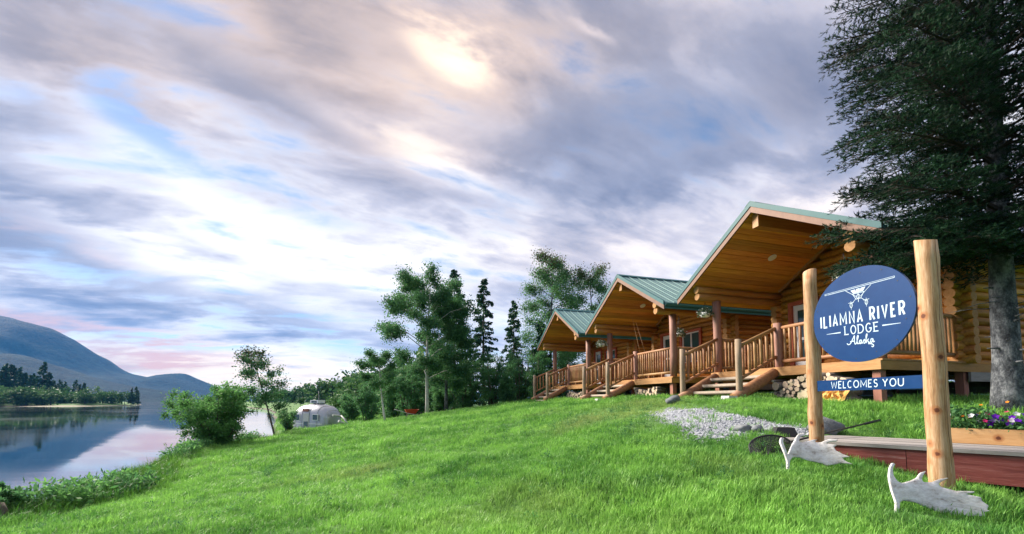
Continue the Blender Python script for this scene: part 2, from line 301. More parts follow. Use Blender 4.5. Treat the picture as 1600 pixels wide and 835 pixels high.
def water_mat():
    m, t = mat('river_water')
    g = t.n('ShaderNodeNewGeometry')
    mp = t.n('ShaderNodeMapping', i_0=g.outputs['Position']); mp.inputs['Scale'].default_value = (0.10, 0.55, 1); mp.inputs['Rotation'].default_value = (0, 0, R(12))
    n = t.noise(mp.outputs[0], 1.0, 4, 0.55, 0.4)
    n2 = t.noise(g.outputs['Position'], 0.05, 3, 0.5)
    p = t.n('ShaderNodeBsdfPrincipled', i_Base_Color=(0.010, 0.030, 0.038, 1)); p.inputs['IOR'].default_value = 1.33
    p.inputs['Specular IOR Level'].default_value = 0.5
    t.put(p.inputs['Roughness'], t.m('ADD', t.m('MULTIPLY', t.sstep(n2, 0.4, 0.65), 0.06), 0.03))
    b = t.n('ShaderNodeBump', i_Strength=0.06, i_Height=n); b.inputs['Distance'].default_value = 0.08
    t.put(p.inputs['Normal'], b.outputs[0])
    gl = t.n('ShaderNodeBsdfGlossy', i_Color=(0.86, 0.90, 0.93, 1)); t.put(gl.inputs['Roughness'], t.m('ADD', t.m('MULTIPLY', t.sstep(n2, 0.4, 0.65), 0.06), 0.025)); t.put(gl.inputs['Normal'], b.outputs[0])
    fr = t.n('ShaderNodeFresnel'); fr.inputs[0].default_value = 1.33; t.put(fr.inputs[1], b.outputs[0])
    ms = t.n('ShaderNodeMixShader', i_0=t.m('ADD', t.m('MULTIPLY', fr.outputs[0], 0.75), 0.10), i_1=p.outputs[0], i_2=gl.outputs[0])
    finish(t, ms.outputs[0]); return m
M['water'] = water_mat()

def mountain_mat(name, forest, bare, bare_z, bare_w):
    m, t = mat(name)
    g = t.n('ShaderNodeNewGeometry'); sp = t.n('ShaderNodeSeparateXYZ', i_0=g.outputs['Position'])
    n = t.noise(g.outputs['Position'], 0.006, 6, 0.62); n2 = t.noise(g.outputs['Position'], 0.035, 6, 0.7)
    n4 = t.noise(g.outputs['Position'], 0.012, 5, 0.65)
    c = t.mix(t.sstep(t.m('ADD', t.m('MULTIPLY', n2, 0.6), t.m('MULTIPLY', n4, 0.4)), 0.40, 0.60), tuple(x*0.35 for x in forest), tuple(x*1.35 for x in forest))
    hh = t.m('ADD', sp.outputs[2], t.m('MULTIPLY', t.m('SUBTRACT', n, 0.5), bare_w*2.4))
    c = t.mix(t.m('MULTIPLY', t.sstep(hh, bare_z, bare_z+bare_w), t.sstep(n2, 0.30, 0.6)), c, bare)
    p = t.n('ShaderNodeBsdfPrincipled', i_Base_Color=c, i_Roughness=0.95); p.inputs['Specular IOR Level'].default_value = 0.1
    b = t.n('ShaderNodeBump', i_Strength=1.0, i_Height=n2); b.inputs['Distance'].default_value = 60
    t.put(p.inputs['Normal'], b.outputs[0]); finish(t, p.outputs[0]); return m
M['mountain'] = mountain_mat('mountain_slope', (0.012, 0.036, 0.034), (0.075, 0.073, 0.066), 300, 140)
M['hill'] = mountain_mat('hill_slope', (0.011, 0.032, 0.031), (0.05, 0.06, 0.053), 190, 70)

# ------------------------------------------------------------------ mesh helpers
class MB:
    def __init__(s): s.v = []; s.f = []; s.mi = []; s.sm = []
    def add(s, v, f, mi=0, sm=False):
        o = len(s.v); s.v += [tuple(p) for p in v]
        for q in f: s.f.append(tuple(i+o for i in q)); s.mi.append(mi); s.sm.append(sm)
        return s
    def box(s, x0, x1, y0, y1, z0, z1, mi=0):
        v = [(x, y, z) for x in (x0, x1) for y in (y0, y1) for z in (z0, z1)]
        return s.add(v, [(0, 1, 3, 2), (4, 6, 7, 5), (0, 4, 5, 1), (2, 3, 7, 6), (0, 2, 6, 4), (1, 5, 7, 3)], mi)
    def obox(s, c, ax, ay, az, mi=0):
        c, ax, ay, az = map(np.array, (c, ax, ay, az))
        v = [c+i*ax+j*ay+k*az for i in (-1, 1) for j in (-1, 1) for k in (-1, 1)]
        return s.add(v, [(0, 1, 3, 2), (4, 6, 7, 5), (0, 4, 5, 1), (2, 3, 7, 6), (0, 2, 6, 4), (1, 5, 7, 3)], mi)
    def tube(s, pts, rad, n=8, mi=0, cap=None, sm=True, jit=0.0, rng=None):
        pts = [Vector(p) for p in pts]; k = len(pts)
        if not hasattr(rad, '__len__'): rad = [rad]*k
        d0 = (pts[1]-pts[0]).normalized(); ref = Vector((0, 0, 1)) if abs(d0.z) < 0.9 else Vector((1, 0, 0))
        u = d0.cross(ref).normalized(); vs = []
        for i, p in enumerate(pts):
            d = (pts[min(i+1, k-1)]-pts[max(i-1, 0)]).normalized()
            u = (u-d*u.dot(d)).normalized(); w = d.cross(u)
            for j in range(n):
                a = 2*math.pi*j/n; r = rad[i]*(1+(rng.uniform(-jit, jit) if jit else 0))
                vs.append(p+u*(math.cos(a)*r)+w*(math.sin(a)*r))
        fs = [(i*n+j, i*n+(j+1) % n, (i+1)*n+(j+1) % n, (i+1)*n+j) for i in range(k-1) for j in range(n)]
        o = len(s.v); s.add(vs, fs, mi, sm)
        c = mi if cap is None else cap
        s.f.append(tuple(o+j for j in reversed(range(n)))); s.mi.append(c); s.sm.append(False)
        s.f.append(tuple(o+(k-1)*n+j for j in range(n))); s.mi.append(c); s.sm.append(False)
        return s
    def mesh(s, name, mats):
        me = bpy.data.meshes.new(name); me.from_pydata(s.v, [], s.f)
        for m in (mats if isinstance(mats, (list, tuple)) else [mats]): me.materials.append(m)
        me.polygons.foreach_set('material_index', s.mi); me.polygons.foreach_set('use_smooth', s.sm)
        me.update(); return me
    def build(s, name, mats, parent=None, loc=None, rot=None):
        return put(name, s.mesh(name, mats), parent, loc, rot)
def put(name, me, parent=None, loc=None, rot=None):
    o = bpy.data.objects.new(name, me); COL.objects.link(o)
    if parent is not None: o.parent = parent
    if loc is not None: o.location = loc
    if rot is not None: o.rotation_euler = rot
    return o
def empty(name, loc=(0, 0, 0), rz=0, parent=None):
    o = bpy.data.objects.new(name, None); COL.objects.link(o); o.location = loc; o.rotation_euler = (0, 0, rz); o.empty_display_size = 0.2
    if parent is not None: o.parent = parent
    return o
def tag(o, label=None, cat=None, group=None, kind=None):
    if label: o['label'] = label
    if cat: o['category'] = cat
    if group: o['group'] = group
    if kind: o['kind'] = kind
    return o
KIDS = {}
def copy_tree(o, parent=None):
    c = o.copy(); COL.objects.link(c); c.parent = parent
    for ch in o.children: copy_tree(ch, c)
    return c
def np_mesh(name, verts, quads, mats, tint=None, smooth=False):
    """quads: (n,4) or (n,3) index array"""
    me = bpy.data.meshes.new(name); verts = np.asarray(verts, np.float32); quads = np.asarray(quads, np.int32)
    k = quads.shape[1]; nf = len(quads)
    me.vertices.add(len(verts)); me.vertices.foreach_set('co', verts.ravel())
    me.loops.add(nf*k); me.loops.foreach_set('vertex_index', quads.ravel())
    me.polygons.add(nf); me.polygons.foreach_set('loop_start', np.arange(0, nf*k, k, dtype=np.int32))
    if smooth: me.polygons.foreach_set('use_smooth', np.ones(nf, bool))
    for m in (mats if isinstance(mats, (list, tuple)) else [mats]): me.materials.append(m)
    if tint is not None:
        a = me.attributes.new('tint', 'FLOAT', 'FACE'); a.data.foreach_set('value', np.asarray(tint, np.float32))
    me.update(calc_edges=True); return me
def leaf_quads(P, size, rng, aspect=0.55, up=0.3, down=0.0):
    """a rhombic leaf at every point, at a random tilt"""
    n = len(P); d = rng.normal(size=(n, 3)); d[:, 2] -= down; d /= np.linalg.norm(d, axis=1)[:, None]
    nn = rng.normal(size=(n, 3)); nn[:, 2] += up; w = np.cross(d, nn); w /= np.linalg.norm(w, axis=1)[:, None]+1e-9
    s = (size*rng.uniform(0.6, 1.35, n))[:, None] if np.isscalar(size) else size[:, None]
    a = P; b = P+d*s*0.5+w*s*aspect*0.5; c = P+d*s; e = P+d*s*0.5-w*s*aspect*0.5
    V = np.stack([a, b, c, e], 1).reshape(-1, 3); Q = np.arange(4*n).reshape(n, 4)
    return V, Q

# ------------------------------------------------------------------ terrain
ctrl = np.array([(0,0,1.75),(0,3.8,1.8),(-3,4,1.68),(3,0,1.85),(3,3,2.0),(3.1,3.5,2.07),(4.06,4.05,2.12),(3.92,5.48,2.38),(2.74,4.34,2.24),(5.2,4.2,1.93),(7,2.4,1.9),(4.6,5.1,2.12),(4.0,5.7,2.30),
    (6.5,6.2,2.36),(5.2,7,2.58),(3.3,5.6,2.36),(8.5,7.2,2.88),(2.5,7.4,2.62),(2.4,5.75,2.36),(4.3,7.2,2.70),(5.0,8.9,2.93),(5.5,10.4,3.0),(4.2,12.0,3.0),(7.2,8.4,2.95),
    (10,12,3.0),(15,14,3.0),(20,20,3.0),(12,6,2.9),(15,5,2.8),(2.6,20,2.98),(3.6,15,2.98),(1.0,25.5,2.95),(8,22,3.0),(6,30,2.95),
    (0,15.8,2.42),(0,9,2.0),(1.2,12,2.45),(0,24,2.72),(-3,28,2.35),(-5.8,29,2.0),(-7.5,25,1.75),(-9.45,26,1.5),(-11.1,24,1.34),(-15.6,34,0.72),(-12,22,1.1),(-4,16.5,1.92),(-4.4,7.3,1.46),
    (-2,6,1.74),(-10.7,12.8,1.1),(-7.2,6.8,1.16),(-13.2,17,1.0),(-9.0,9.5,1.0),(-9,5,0.92),(-8,2,1.0),(-5,0,1.3),(8,0,2.0),(0,-6,1.6),(-10,-6,0.9),(10,-6,2.0),
    (0,45,2.3),(-10,45,1.2),(20,45,2.8),(40,30,3.0),(40,5,3.0),(-20,45,0.9)], float)
def tps(r2): return np.where(r2 > 0, 0.5*r2*np.log(np.maximum(r2, 1e-12)), 0)
def fit():
    P = ctrl[:, :2]; n = len(P); K = tps(((P[:, None]-P[None])**2).sum(-1))+np.eye(n)*1.2
    Q = np.c_[np.ones(n), P]; A = np.block([[K, Q], [Q.T, np.zeros((3, 3))]])
    return np.linalg.solve(A, np.r_[ctrl[:, 2], 0, 0, 0])
W = fit()
SHORE = np.array([(-9.3,-40),(-9.3,6.6),(-8.7,7.5),(-8.7,8.4),(-9.5,9.6),(-10.5,11.2),(-12.0,14),(-13.3,17),(-13.6,19),(-12.5,22),(-16.6,30),(-22,40),(-33,60),(-55,100),(-85,150),(-135,215),(-262,385),(-560,800),(-1500,2200),(-2500,6000),(9000,9000),(9000,-9000),(-9.3,-9000)], float)
FAR = np.array([(-420,120),(-335,215),(-268,262),(-262,300),(-290,335),(-420,480),(-900,1000),(-2300,2400),(-9000,6000),(-9000,-2000),(-900,-300)], float)
def sdist(X, Y, poly):
    """signed distance to a polygon, positive inside"""
    d = np.full(X.shape, 1e18); ins = np.zeros(X.shape, bool); n = len(poly)
    for i in range(n):
        x0, y0 = poly[i]; x1, y1 = poly[(i+1) % n]; dx, dy = x1-x0, y1-y0
        t = np.clip(((X-x0)*dx+(Y-y0)*dy)/(dx*dx+dy*dy), 0, 1)
        d = np.minimum(d, (X-x0-t*dx)**2+(Y-y0-t*dy)**2)
        c = ((y0 > Y) != (y1 > Y)) & (X < (x1-x0)*(Y-y0)/((y1-y0) if y1 != y0 else 1e-9)+x0)
        ins ^= c
    d = np.sqrt(d); return np.where(ins, d, -d)
def sst(x, a, b):
    t = np.clip((x-a)/(b-a), 0, 1); return t*t*(3-2*t)
def height(X, Y):
    X = np.atleast_1d(np.asarray(X, float)); Y = np.atleast_1d(np.asarray(Y, float))
    Xc = np.clip(X, -22, 42); Yc = np.clip(Y, -10, 48)
    z = W[-3]+W[-2]*Xc+W[-1]*Yc
    for (cx, cy, _), w in zip(ctrl, W[:-3]): z = z+w*tps((Xc-cx)**2+(Yc-cy)**2)
    r = np.hypot(X, Y); z = z*(1-sst(r, 40, 90))+2.0*sst(r, 40, 90)
    z = np.clip(z, 0.6, 3.2)
    lawn = 1-sst(r, 30, 60)
    z = z+lawn*(0.030*np.sin(X*1.7+0.6*np.sin(Y*1.1))*np.sin(Y*1.35+1)+0.018*np.sin(X*4.1+Y*2.3)+0.015*np.sin(Y*5.2-X*3.1))
    d = sdist(X, Y, SHORE); d2 = sdist(X, Y, FAR)
    wob = 0.35*np.sin(X*1.3+Y*0.9)+0.2*np.sin(Y*2.9)
    w = np.where(r < 60, 1.0, r/60.0)
    t = sst(d+wob*np.minimum(w, 1), -1.1*w, 0.7*w); z = z*t-1.6*(1-t)
    t2 = sst(d2, -6, 9); z = np.maximum(z, -1.6+t2*2.9)
    return z
def gz(x, y): return float(height(x, y)[0])

def build_ground():
    ang = np.r_[np.arange(-180, -66, 6.0), np.arange(-66, 66, 0.4), np.arange(66, 180, 6.0)]
    rad = np.r_[0.0, np.geomspace(0.8, 60, 150), np.geomspace(64, 5000, 56)]
    A, Rr = np.meshgrid(np.radians(ang), rad); X = Rr*np.sin(A); Y = Rr*np.cos(A)
    Z = height(X.ravel(), Y.ravel()); V = np.c_[X.ravel(), Y.ravel(), Z]
    na, nr = len(ang), len(rad); i, j = np.meshgrid(np.arange(nr-1), np.arange(na), indexing='ij'); j2 = (j+1) % na
    Q = np.stack([i*na+j, i*na+j2, (i+1)*na+j2, (i+1)*na+j], -1).reshape(-1, 4)
    o = put('ground', np_mesh('ground', V, Q[:, ::-1], M['ground'], smooth=True)); tag(o, kind='structure')
    mb = MB(); s = 5000
    mb.add([(-s, -s, 0), (s, -s, 0), (s, s, 0), (-s, s, 0)], [(0, 1, 2, 3)]); w = mb.build('river_water', M['water']); tag(w, kind='structure')
build_ground()

def mountain(name, prof, dist, depth, material, seed, rough, nx=150, ny=44):
    """ridge line (pixel column, pixel row) at one distance, falling to the valley in front and behind"""
    rng = np.random.default_rng(seed)
    xs = np.array([p[0] for p in prof], float); ys = np.array([p[1] for p in prof], float)
    px = np.linspace(xs[0], xs[-1], nx); py = np.interp(px, xs, ys)
    k = np.ones(7)/7; py = np.convolve(np.pad(py, 3, 'edge'), k, 'valid')
    H = (HZ-py)/F*dist
    ph = rng.uniform(0, 6.28, 40); V = []
    for iy in range(ny):
        t = -1+2*iy/(ny-1); sh = (1-abs(t)**1.15); sh = sh if t < 0 else sh
        for ix in range(nx):
            Yd = dist+t*depth; X = (px[ix]-PPX)/F*(dist+t*depth*0.35)
            h = H[ix]*max(sh, 0)
            nz = sum(math.sin(X*0.0021*(1.7**q)+ph[q]+1.3*math.sin(Yd*0.0027*(1.6**q)+ph[q+10]))*math.sin(Yd*0.0024*(1.7**q)+ph[q+20])/(1.6**q) for q in range(6))
            h *= 1+rough*nz*(1-0.80*(1-abs(t))**2)
            V.append((X, Yd, h-4))
    Q = [(r*nx+c, r*nx+c+1, (r+1)*nx+c+1, (r+1)*nx+c) for r in range(ny-1) for c in range(nx-1)]
    o = put(name, np_mesh(name, V, Q, material, smooth=True)); tag(o, kind='structure')
mountain('mountain', [(-900,540),(-600,500),(-300,470),(-120,478),(0,494),(50,508),(100,536),(165,578),(230,590),(262,602),(300,616),(340,626)], 2600, 1500, M['mountain'], 3, 0.34, 240, 80)
mountain('foothill', [(-700,590),(-300,560),(-60,548),(30,551),(70,563),(110,580),(170,596),(230,606),(300,618),(345,626)], 1750, 700, M['hill'], 8, 0.32, 170, 60)
mountain('far_hill', [(150,620),(205,603),(235,590),(262,583),(288,582),(300,588),(318,595),(335,602),(360,614),(400,620),(450,626)], 2900, 900, M['hill'], 5, 0.28, 150, 56)
mountain('valley_ridge', [(330,626),(380,619),(470,616),(560,616),(700,612),(900,610),(1200,606),(1700,604)], 3400, 900, M['hill'], 6, 0.05, 90, 24)

# ------------------------------------------------------------------ the cabins
AR = math.atan(196/660.)
U = np.array([-math.sin(AR), math.cos(AR), 0]); V_ = np.array([math.cos(AR), math.sin(AR), 0])
def px_at(x, y, depth):
    """point of the place seen at a pixel, at a chosen distance ahead"""
    d = ray(x, y); return CAM+d*(depth/d[1])
_a = px_at(1174, 318, 10.2288); O0 = np.array([_a[0], _a[1], 0])
def loc(u, v, z): return O0+U*u+V_*v+np.array([0, 0, z])
LOGS = {}
def log_mesh(L, r, key, mats, n=10, seg=3, jit=0.05, axis='x', seed=0):
    k = (key, round(L, 2), round(r, 3), axis, seed)
    if k not in LOGS:
        rng = random.Random(hash(k) & 0xffff); mb = MB()
        pts = []
        for i in range(seg+1):
            t = -L/2+L*i/seg; w = (rng.uniform(-1, 1)*r*0.06, rng.uniform(-1, 1)*r*0.06)
            pts.append((t, w[0], w[1]) if axis == 'x' else (w[0], t, w[1]) if axis == 'y' else (w[0], w[1], t))
        mb.tube(pts, [r*rng.uniform(0.94, 1.05) for _ in pts], n, 0, 1, True, jit, rng)
        LOGS[k] = mb.mesh(key, mats)
    return LOGS[k]
def logobj(name, L, r, parent, c, key, mats, axis='x', **kw):
    return put(name, log_mesh(L, r, key, mats, axis=axis, seed=random.Random(str(c)).randint(0, 2), **kw), parent, c)
def stick(name, a, b, r, parent, mats, n=8, r2=None):
    """a round pole from a to b, one object at its own middle (local z along the pole)"""
    a, b = Vector(a), Vector(b); d = b-a; L = d.length
    o = put(name, log_mesh(L, r, 'pole_'+mats[0].name, mats, n=n, seg=3, axis='z', seed=random.Random(str(a)).randint(0, 2)), parent, (a+b)/2)
    o.rotation_euler = d.to_track_quat('Z', 'Y').to_euler(); return o

ZR = 4.92; SL = 0.60; HW = 2.80; TK = 0.20; XB = 9.4; XW = 3.3; YW = 2.15; DK = 0.84
def zr(y): return ZR-SL*abs(y)
LM = [M['log'], M['end']]; BM = [M['beam'], M['end']]; PM = [M['post'], M['end']]; RM = [M['rail'], M['end']]; WM = [M['weathered_v'], M['weathered']]
def make_cabin():
    C = empty('log_cabin')
    # ---- walls of stacked logs
    r = 0.105; ch = 0.19
    front = empty('front_wall', parent=C)
    door = (0.85, 1.75, 2.97); win = (-0.75, 0.45, 1.52, 2.86)
    z = DK+0.06
    while z < zr(0)-TK-0.1:
        half = YW+0.27 if z < 3.06 else min(YW+0.1, (ZR-TK-0.10-z)/SL-0.06)
        segs = [(-half, half)]
        def cut(segs, a, b):
            out = []
            for s0, s1 in segs:
                if b <= s0 or a >= s1: out.append((s0, s1)); continue
                if s0 < a-0.05: out.append((s0, a))
                if s1 > b+0.05: out.append((b, s1))
            return out
        if z < door[2]: segs = cut(segs, door[0], door[1])
        if win[2] < z < win[3]: segs = cut(segs, win[0], win[1])
        for s0, s1 in segs:
            if s1-s0 > 0.08: logobj('log', s1-s0, r, front, (XW, (s0+s1)/2, z), 'wall_log', LM, 'y')
        z += ch
    for nm, y in (('near_side_wall', -YW), ('far_side_wall', YW)):
        sw = empty(nm, parent=C); z = DK-0.03
        while z < 3.25:
            L = (XB-0.6)-(XW-0.28); logobj('log', L, r, sw, (XW-0.28+L/2, y, z), 'side_log', LM, 'x'); z += ch
    bw = empty('back_wall', parent=C); z = DK+0.06
    while z < zr(0)-TK-0.1:
        half = YW+0.27 if z < 3.06 else (ZR-TK-0.10-z)/SL-0.06
        if half > 0.1: logobj('log', 2*half, r, bw, (XB-0.85, 0, z), 'wall_log', LM, 'y')
        z += ch
    MB().box(XW+0.13, XB-1.0, -YW+0.13, YW-0.13, DK-0.1, DK-0.02).build('floor', M['deck_x'], C)
    # ---- roof: boards below, ribbed metal panels above
    roof = empty('roof', parent=C); ceil = empty('porch_ceiling', parent=C)
    nb = 20; wd = HW/nb
    ang = math.atan(SL); sl = wd/math.cos(ang)
    bm = MB().box(0, XB-0.04, -sl/2+0.004, sl/2-0.004, -0.012, 0.012).mesh('ceiling_board', M['ceil'])
    bm2 = MB().box(0, XB-0.04, -sl/2+0.004, sl/2-0.004, -0.018, 0.012).mesh('ceiling_board', M['ceil'])
    for sgn in (-1, 1):
        for i in range(nb):
            y = sgn*(i+0.5)*wd
            o = put('ceiling_board', bm if (i*7+(sgn > 0)) % 3 else bm2, ceil, (0.03, y, zr(y)-TK), (-sgn*ang, 0, 0))
    pw = 0.392; npn = 24; slope = HW/math.cos(ang)
    pm = MB(); pm.box(0.001, pw-0.001, 0, slope+0.05, -0.012, 0.0); pm.box(0.0, 0.03, 0, slope+0.05, 0.0, 0.032); pm.box(0.19, 0.205, 0, slope+0.05, 0.0, 0.010)
    pme = pm.mesh('roof_panel', M['teal'])
    for sgn in (-1, 1):
        for i in range(npn):
            x = i*pw
            if sgn > 0: put('roof_panel', pme, roof, (x, 0, ZR), (-ang, 0, 0))
            else: put('roof_panel', pme, roof, (x+pw, 0, ZR), (-ang, 0, math.pi))
    for sgn in (-1, 1):   # rake trim over fascia at both gable ends, eave fascia and gutter
        for x0, x1 in ((-0.035, 0.0), (XB, XB+0.035)):
            for nm, top, bot, mt, e in (('rake_trim', 0.045, -0.085, M['tealtrim'], 0.012), ('rake_fascia', -0.085, -0.235, M['fascia'], 0.0)):
                mb = MB(); ye = sgn*(HW+0.03); xa, xb = (x0-e, x1+e) if nm == 'rake_trim' else (x0+0.004, x1)
                v = [(x, y, zr(y)+h) for x in (xa, xb) for y in (0, ye) for h in (bot, top)]
                mb.add(v, [(0, 1, 3, 2), (4, 6, 7, 5), (0, 4, 5, 1), (2, 3, 7, 6), (0, 2, 6, 4), (1, 5, 7, 3)]); mb.build(nm, mt, roof)
        ze = zr(HW)
        MB().box(0.002, XB-0.002, min(sgn*(HW+0.002), sgn*(HW+0.028)), max(sgn*(HW+0.002), sgn*(HW+0.028)), ze-0.22, ze-0.05).build('eave_fascia', M['tealtrim'], roof)
        g = MB(); y0 = sgn*(HW+0.032); y1 = sgn*(HW+0.115)
        pr = [(y0, ze-0.035), (y0, ze-0.125), (sgn*(HW+0.085), ze-0.135), (y1, ze-0.085), (y1, ze-0.045), (y1-sgn*0.012, ze-0.045), (y1-sgn*0.012, ze-0.08), (sgn*(HW+0.08), ze-0.12), (y0+sgn*0.01, ze-0.112), (y0+sgn*0.01, ze-0.035)]
        v = [(x, a, b) for x in (0.0, XB) for a, b in pr]; n = len(pr)
        g.add(v, [(i, (i+1) % n, n+(i+1) % n, n+i) for i in range(n)]+[tuple(range(n)), tuple(reversed(range(n, 2*n)))]); g.build('gutter', M['tealtrim'], roof)
    rc = MB()
    for sgn in (-1, 1):
        v = [(x, y, zr(y)+h) for x in (-0.05, XB+0.05) for y in (0, sgn*0.16) for h in (0.036, 0.056)]
        rc.add(v, [(0, 1, 3, 2), (4, 6, 7, 5), (0, 4, 5, 1), (2, 3, 7, 6), (0, 2, 6, 4), (1, 5, 7, 3)])
    rc.build('ridge_cap', M['tealtrim'], roof)
    # ---- beams, posts
    MB().box(0.10, XW, -0.085, 0.085, ZR-TK-0.40, ZR-TK-0.075).build('ridge_beam', BM, C)
    for y in (-YW, YW):
        L = XW-0.10
        logobj('plate_log', L, 0.112, C, (0.10+L/2, y, 3.275), 'plate_log', BM, 'x', seg=5)
        logobj('plate_log', L, 0.108, C, (0.13+L/2, y, 3.075), 'plate_log', BM, 'x', seg=5)
        stick('porch_post', (0.82, y, DK), (0.82, y, 2.985), 0.118, C, PM, 12)
    for y0, y1 in ((YW-0.1, 0.1), (-YW+0.1, -0.1)):   # trim where the ceiling meets the gable wall
        a, b = Vector((XW-0.15, y0, zr(y0)-TK-0.06)), Vector((XW-0.15, y1, zr(y1)-TK-0.06)); d = b-a
        o = MB().box(-0.02, 0.02, -0.035, 0.035, -d.length/2, d.length/2).build('gable_trim', M['rail'], C, (a+b)/2); o.rotation_euler = d.to_track_quat('Z', 'Y').to_euler()
    pl = MB(); pl.tube([(0, 0, 0.0), (0, 0, 0.02)], [0.115, 0.115], 20); pl.tube([(0, 0, -0.012), (0, 0, -0.001)], [0.07, 0.08], 20, 1)
    o = pl.build('ceiling_light', [M['white'], M['white']], C, (1.8, 1.05, zr(1.05)-TK-0.035)); o.rotation_euler = (-ang, 0, 0)
    # ---- door and window
    D = empty('door', (XW-0.02, (door[0]+door[1])/2, DK), 0, C); dw = (door[1]-door[0])/2; dh = door[2]-DK
    fr = MB()
    for s in (-1, 1): fr.box(-0.13, 0.10, min(s*(dw-0.09), s*(dw+0.03)), max(s*(dw-0.09), s*(dw+0.03)), 0, dh+0.02)
    fr.box(-0.132, 0.10, -dw-0.03, dw+0.03, dh-0.08, dh+0.03); fr.build('frame', M['redtrim'], D)
    ds = MB()
    for s in (-1, 1): ds.box(-0.06, -0.02, min(s*(dw-0.22), s*(dw-0.095)), max(s*(dw-0.22), s*(dw-0.095)), 0.02, dh-0.085)
    ds.box(-0.058, -0.022, -dw+0.2, dw-0.2, 0.02, 0.45); ds.box(-0.058, -0.022, -dw+0.2, dw-0.2, dh-0.25, dh-0.087); ds.box(-0.057, -0.023, -dw+0.2, dw-0.2, 0.98, 1.06)
    ds.build('leaf', M['white'], D)
    MB().box(-0.043, -0.035, -dw+0.2, dw-0.2, 0.44, dh-0.24).build('pane', M['glass'], D)
    MB().box(-0.09, -0.06, dw-0.17, dw-0.14, 0.98, 1.1).build('handle', M['black'], D)
    Wn = empty('window', (XW-0.02, (win[0]+win[1])/2, win[2]), 0, C); ww = (win[1]-win[0])/2; wh = win[3]-win[2]
    fr = MB()
    for s in (-1, 1): fr.box(-0.13, 0.1, min(s*(ww-0.08), s*(ww+0.04)), max(s*(ww-0.08), s*(ww+0.04)), -0.03, wh+0.03)
    fr.box(-0.131, 0.1, -ww+0.081, ww-0.081, wh-0.06, wh+0.032); fr.box(-0.131, 0.1, -ww+0.081, ww-0.081, -0.034, 0.05); fr.build('frame', M['redtrim'], Wn)
    sa = MB()
    for a, b in ((-ww+0.082, -ww+0.135), (-0.03, 0.03), (ww-0.135, ww-0.082)): sa.box(-0.07, -0.02, a, b, 0.052, wh-0.062)
    sa.box(-0.068, -0.022, -ww+0.1, ww-0.1, 0.052, 0.10); sa.box(-0.068, -0.022, -ww+0.1, ww-0.1, wh-0.11, wh-0.062); sa.build('sash', M['white'], Wn)
    for a, b in ((-ww+0.13, -0.028), (0.028, ww-0.13)): MB().box(-0.042, -0.034, a, b, 0.09, wh-0.1).build('pane', M['glass'], Wn)
    # ---- deck
    dk = empty('deck', parent=C); x = 0.66; bw_ = 0.14
    bme = MB().box(0.003, bw_-0.003, -YW-0.13, YW+0.13, -0.035, 0).mesh('deck_board', M['deck'])
    while x < XW-0.2: put('deck_board', bme, dk, (x, 0, DK)); x += bw_
    MB().box(0.64, 0.68, -YW-0.11, YW+0.11, DK-0.215, DK-0.037).build('front_rim', M['deck'], dk)
    for s in (-1, 1):
        a, b = sorted((s*(YW+0.07), s*(YW+0.112)))
        MB().box(0.682, XB-0.7, a, b, DK-0.217, DK-0.038).build('side_rim', M['deck_x'], dk)
        MB().box(XW, XB-0.7, a-0.02, b-0.02, DK-0.42, DK-0.222).build('skirt_board', M['greyplank'], dk)
    for xx in (0.80, 3.3, 5.6, 8.2):
        for y in (-YW+0.03, YW-0.03): MB().box(xx-0.075, xx+0.075, y-0.075, y+0.075, -0.5, DK-0.21).build('support_post', M['redpost'], dk)
    for k in range(5):
        MB().box(XB-0.90, XB-0.86, -YW, YW, -0.42+0.205*k, -0.22+0.205*k).build('skirt_plank', M['greyplank'], dk)
        MB().box(XW+0.4, XB-0.92, YW-0.02, YW+0.02, -0.42+0.205*k, -0.22+0.205*k).build('skirt_plank', M['greyplank'], dk)
    MB().box(0.72, XB-0.8, -0.06, 0.06, DK-0.22, DK-0.04).build('joist', M['deck_x'], dk)
    # ---- railing
    rl = empty('railing', parent=C); Z1 = DK+0.99; Z0 = DK+0.15
    def run(a, b, n, ends=(0, 0)):
        a, b = Vector(a), Vector(b)
        stick('top_rail', a+Vector((0, 0, Z1)), b+Vector((0, 0, Z1)), 0.047, rl, RM, 9); stick('bottom_rail', a+Vector((0, 0, Z0)), b+Vector((0, 0, Z0)), 0.05, rl, RM, 9)
        for i in range(n):
            p = a+(b-a)*((i+0.6)/(n+0.2)); stick('baluster', p+Vector((0, 0, Z0)), p+Vector((0, 0, Z1)), 0.032, rl, RM, 7)
    run((0.82, 0.02, 0), (0.82, -YW+0.09, 0), 15)
    run((0.92, -YW, 0), (XW-0.28, -YW, 0), 17); run((0.92, YW, 0), (XW-0.28, YW, 0), 17)
    stick('newel_post', (0.80, 0.10, DK-0.20), (0.80, 0.10, DK+1.12), 0.098, rl, PM, 11)
    for y in (-0.7, -1.5): stick('rail_block', (0.82, y, DK), (0.82, y, Z0-0.03), 0.04, rl, RM, 7)
    # ---- steps
    st = empty('steps', parent=C)
    for s, y in ((0, 0.12), (1, 2.08)):
        stick('stringer', (-0.62, y, 0.06), (0.66, y, 0.70), 0.135, st, [M['stringer'], M['end']], 11)
        stick('lower_newel', (-0.46, y+(0.05 if s else -0.02), -0.25), (-0.46, y+(0.05 if s else -0.02), 1.50), 0.078, st, WM, 11)
        xx1 = 0.76; b1 = Vector((xx1, y, Z1-0.0)); b0 = Vector((-0.44, y, 1.33))
        stick('handrail', b0, b1-Vector((0.02, 0, 0)), 0.047, st, RM, 9); stick('foot_rail', b0+Vector((0, 0, -0.80)), b1+Vector((-0.02, 0, -0.72)), 0.045, st, RM, 9)
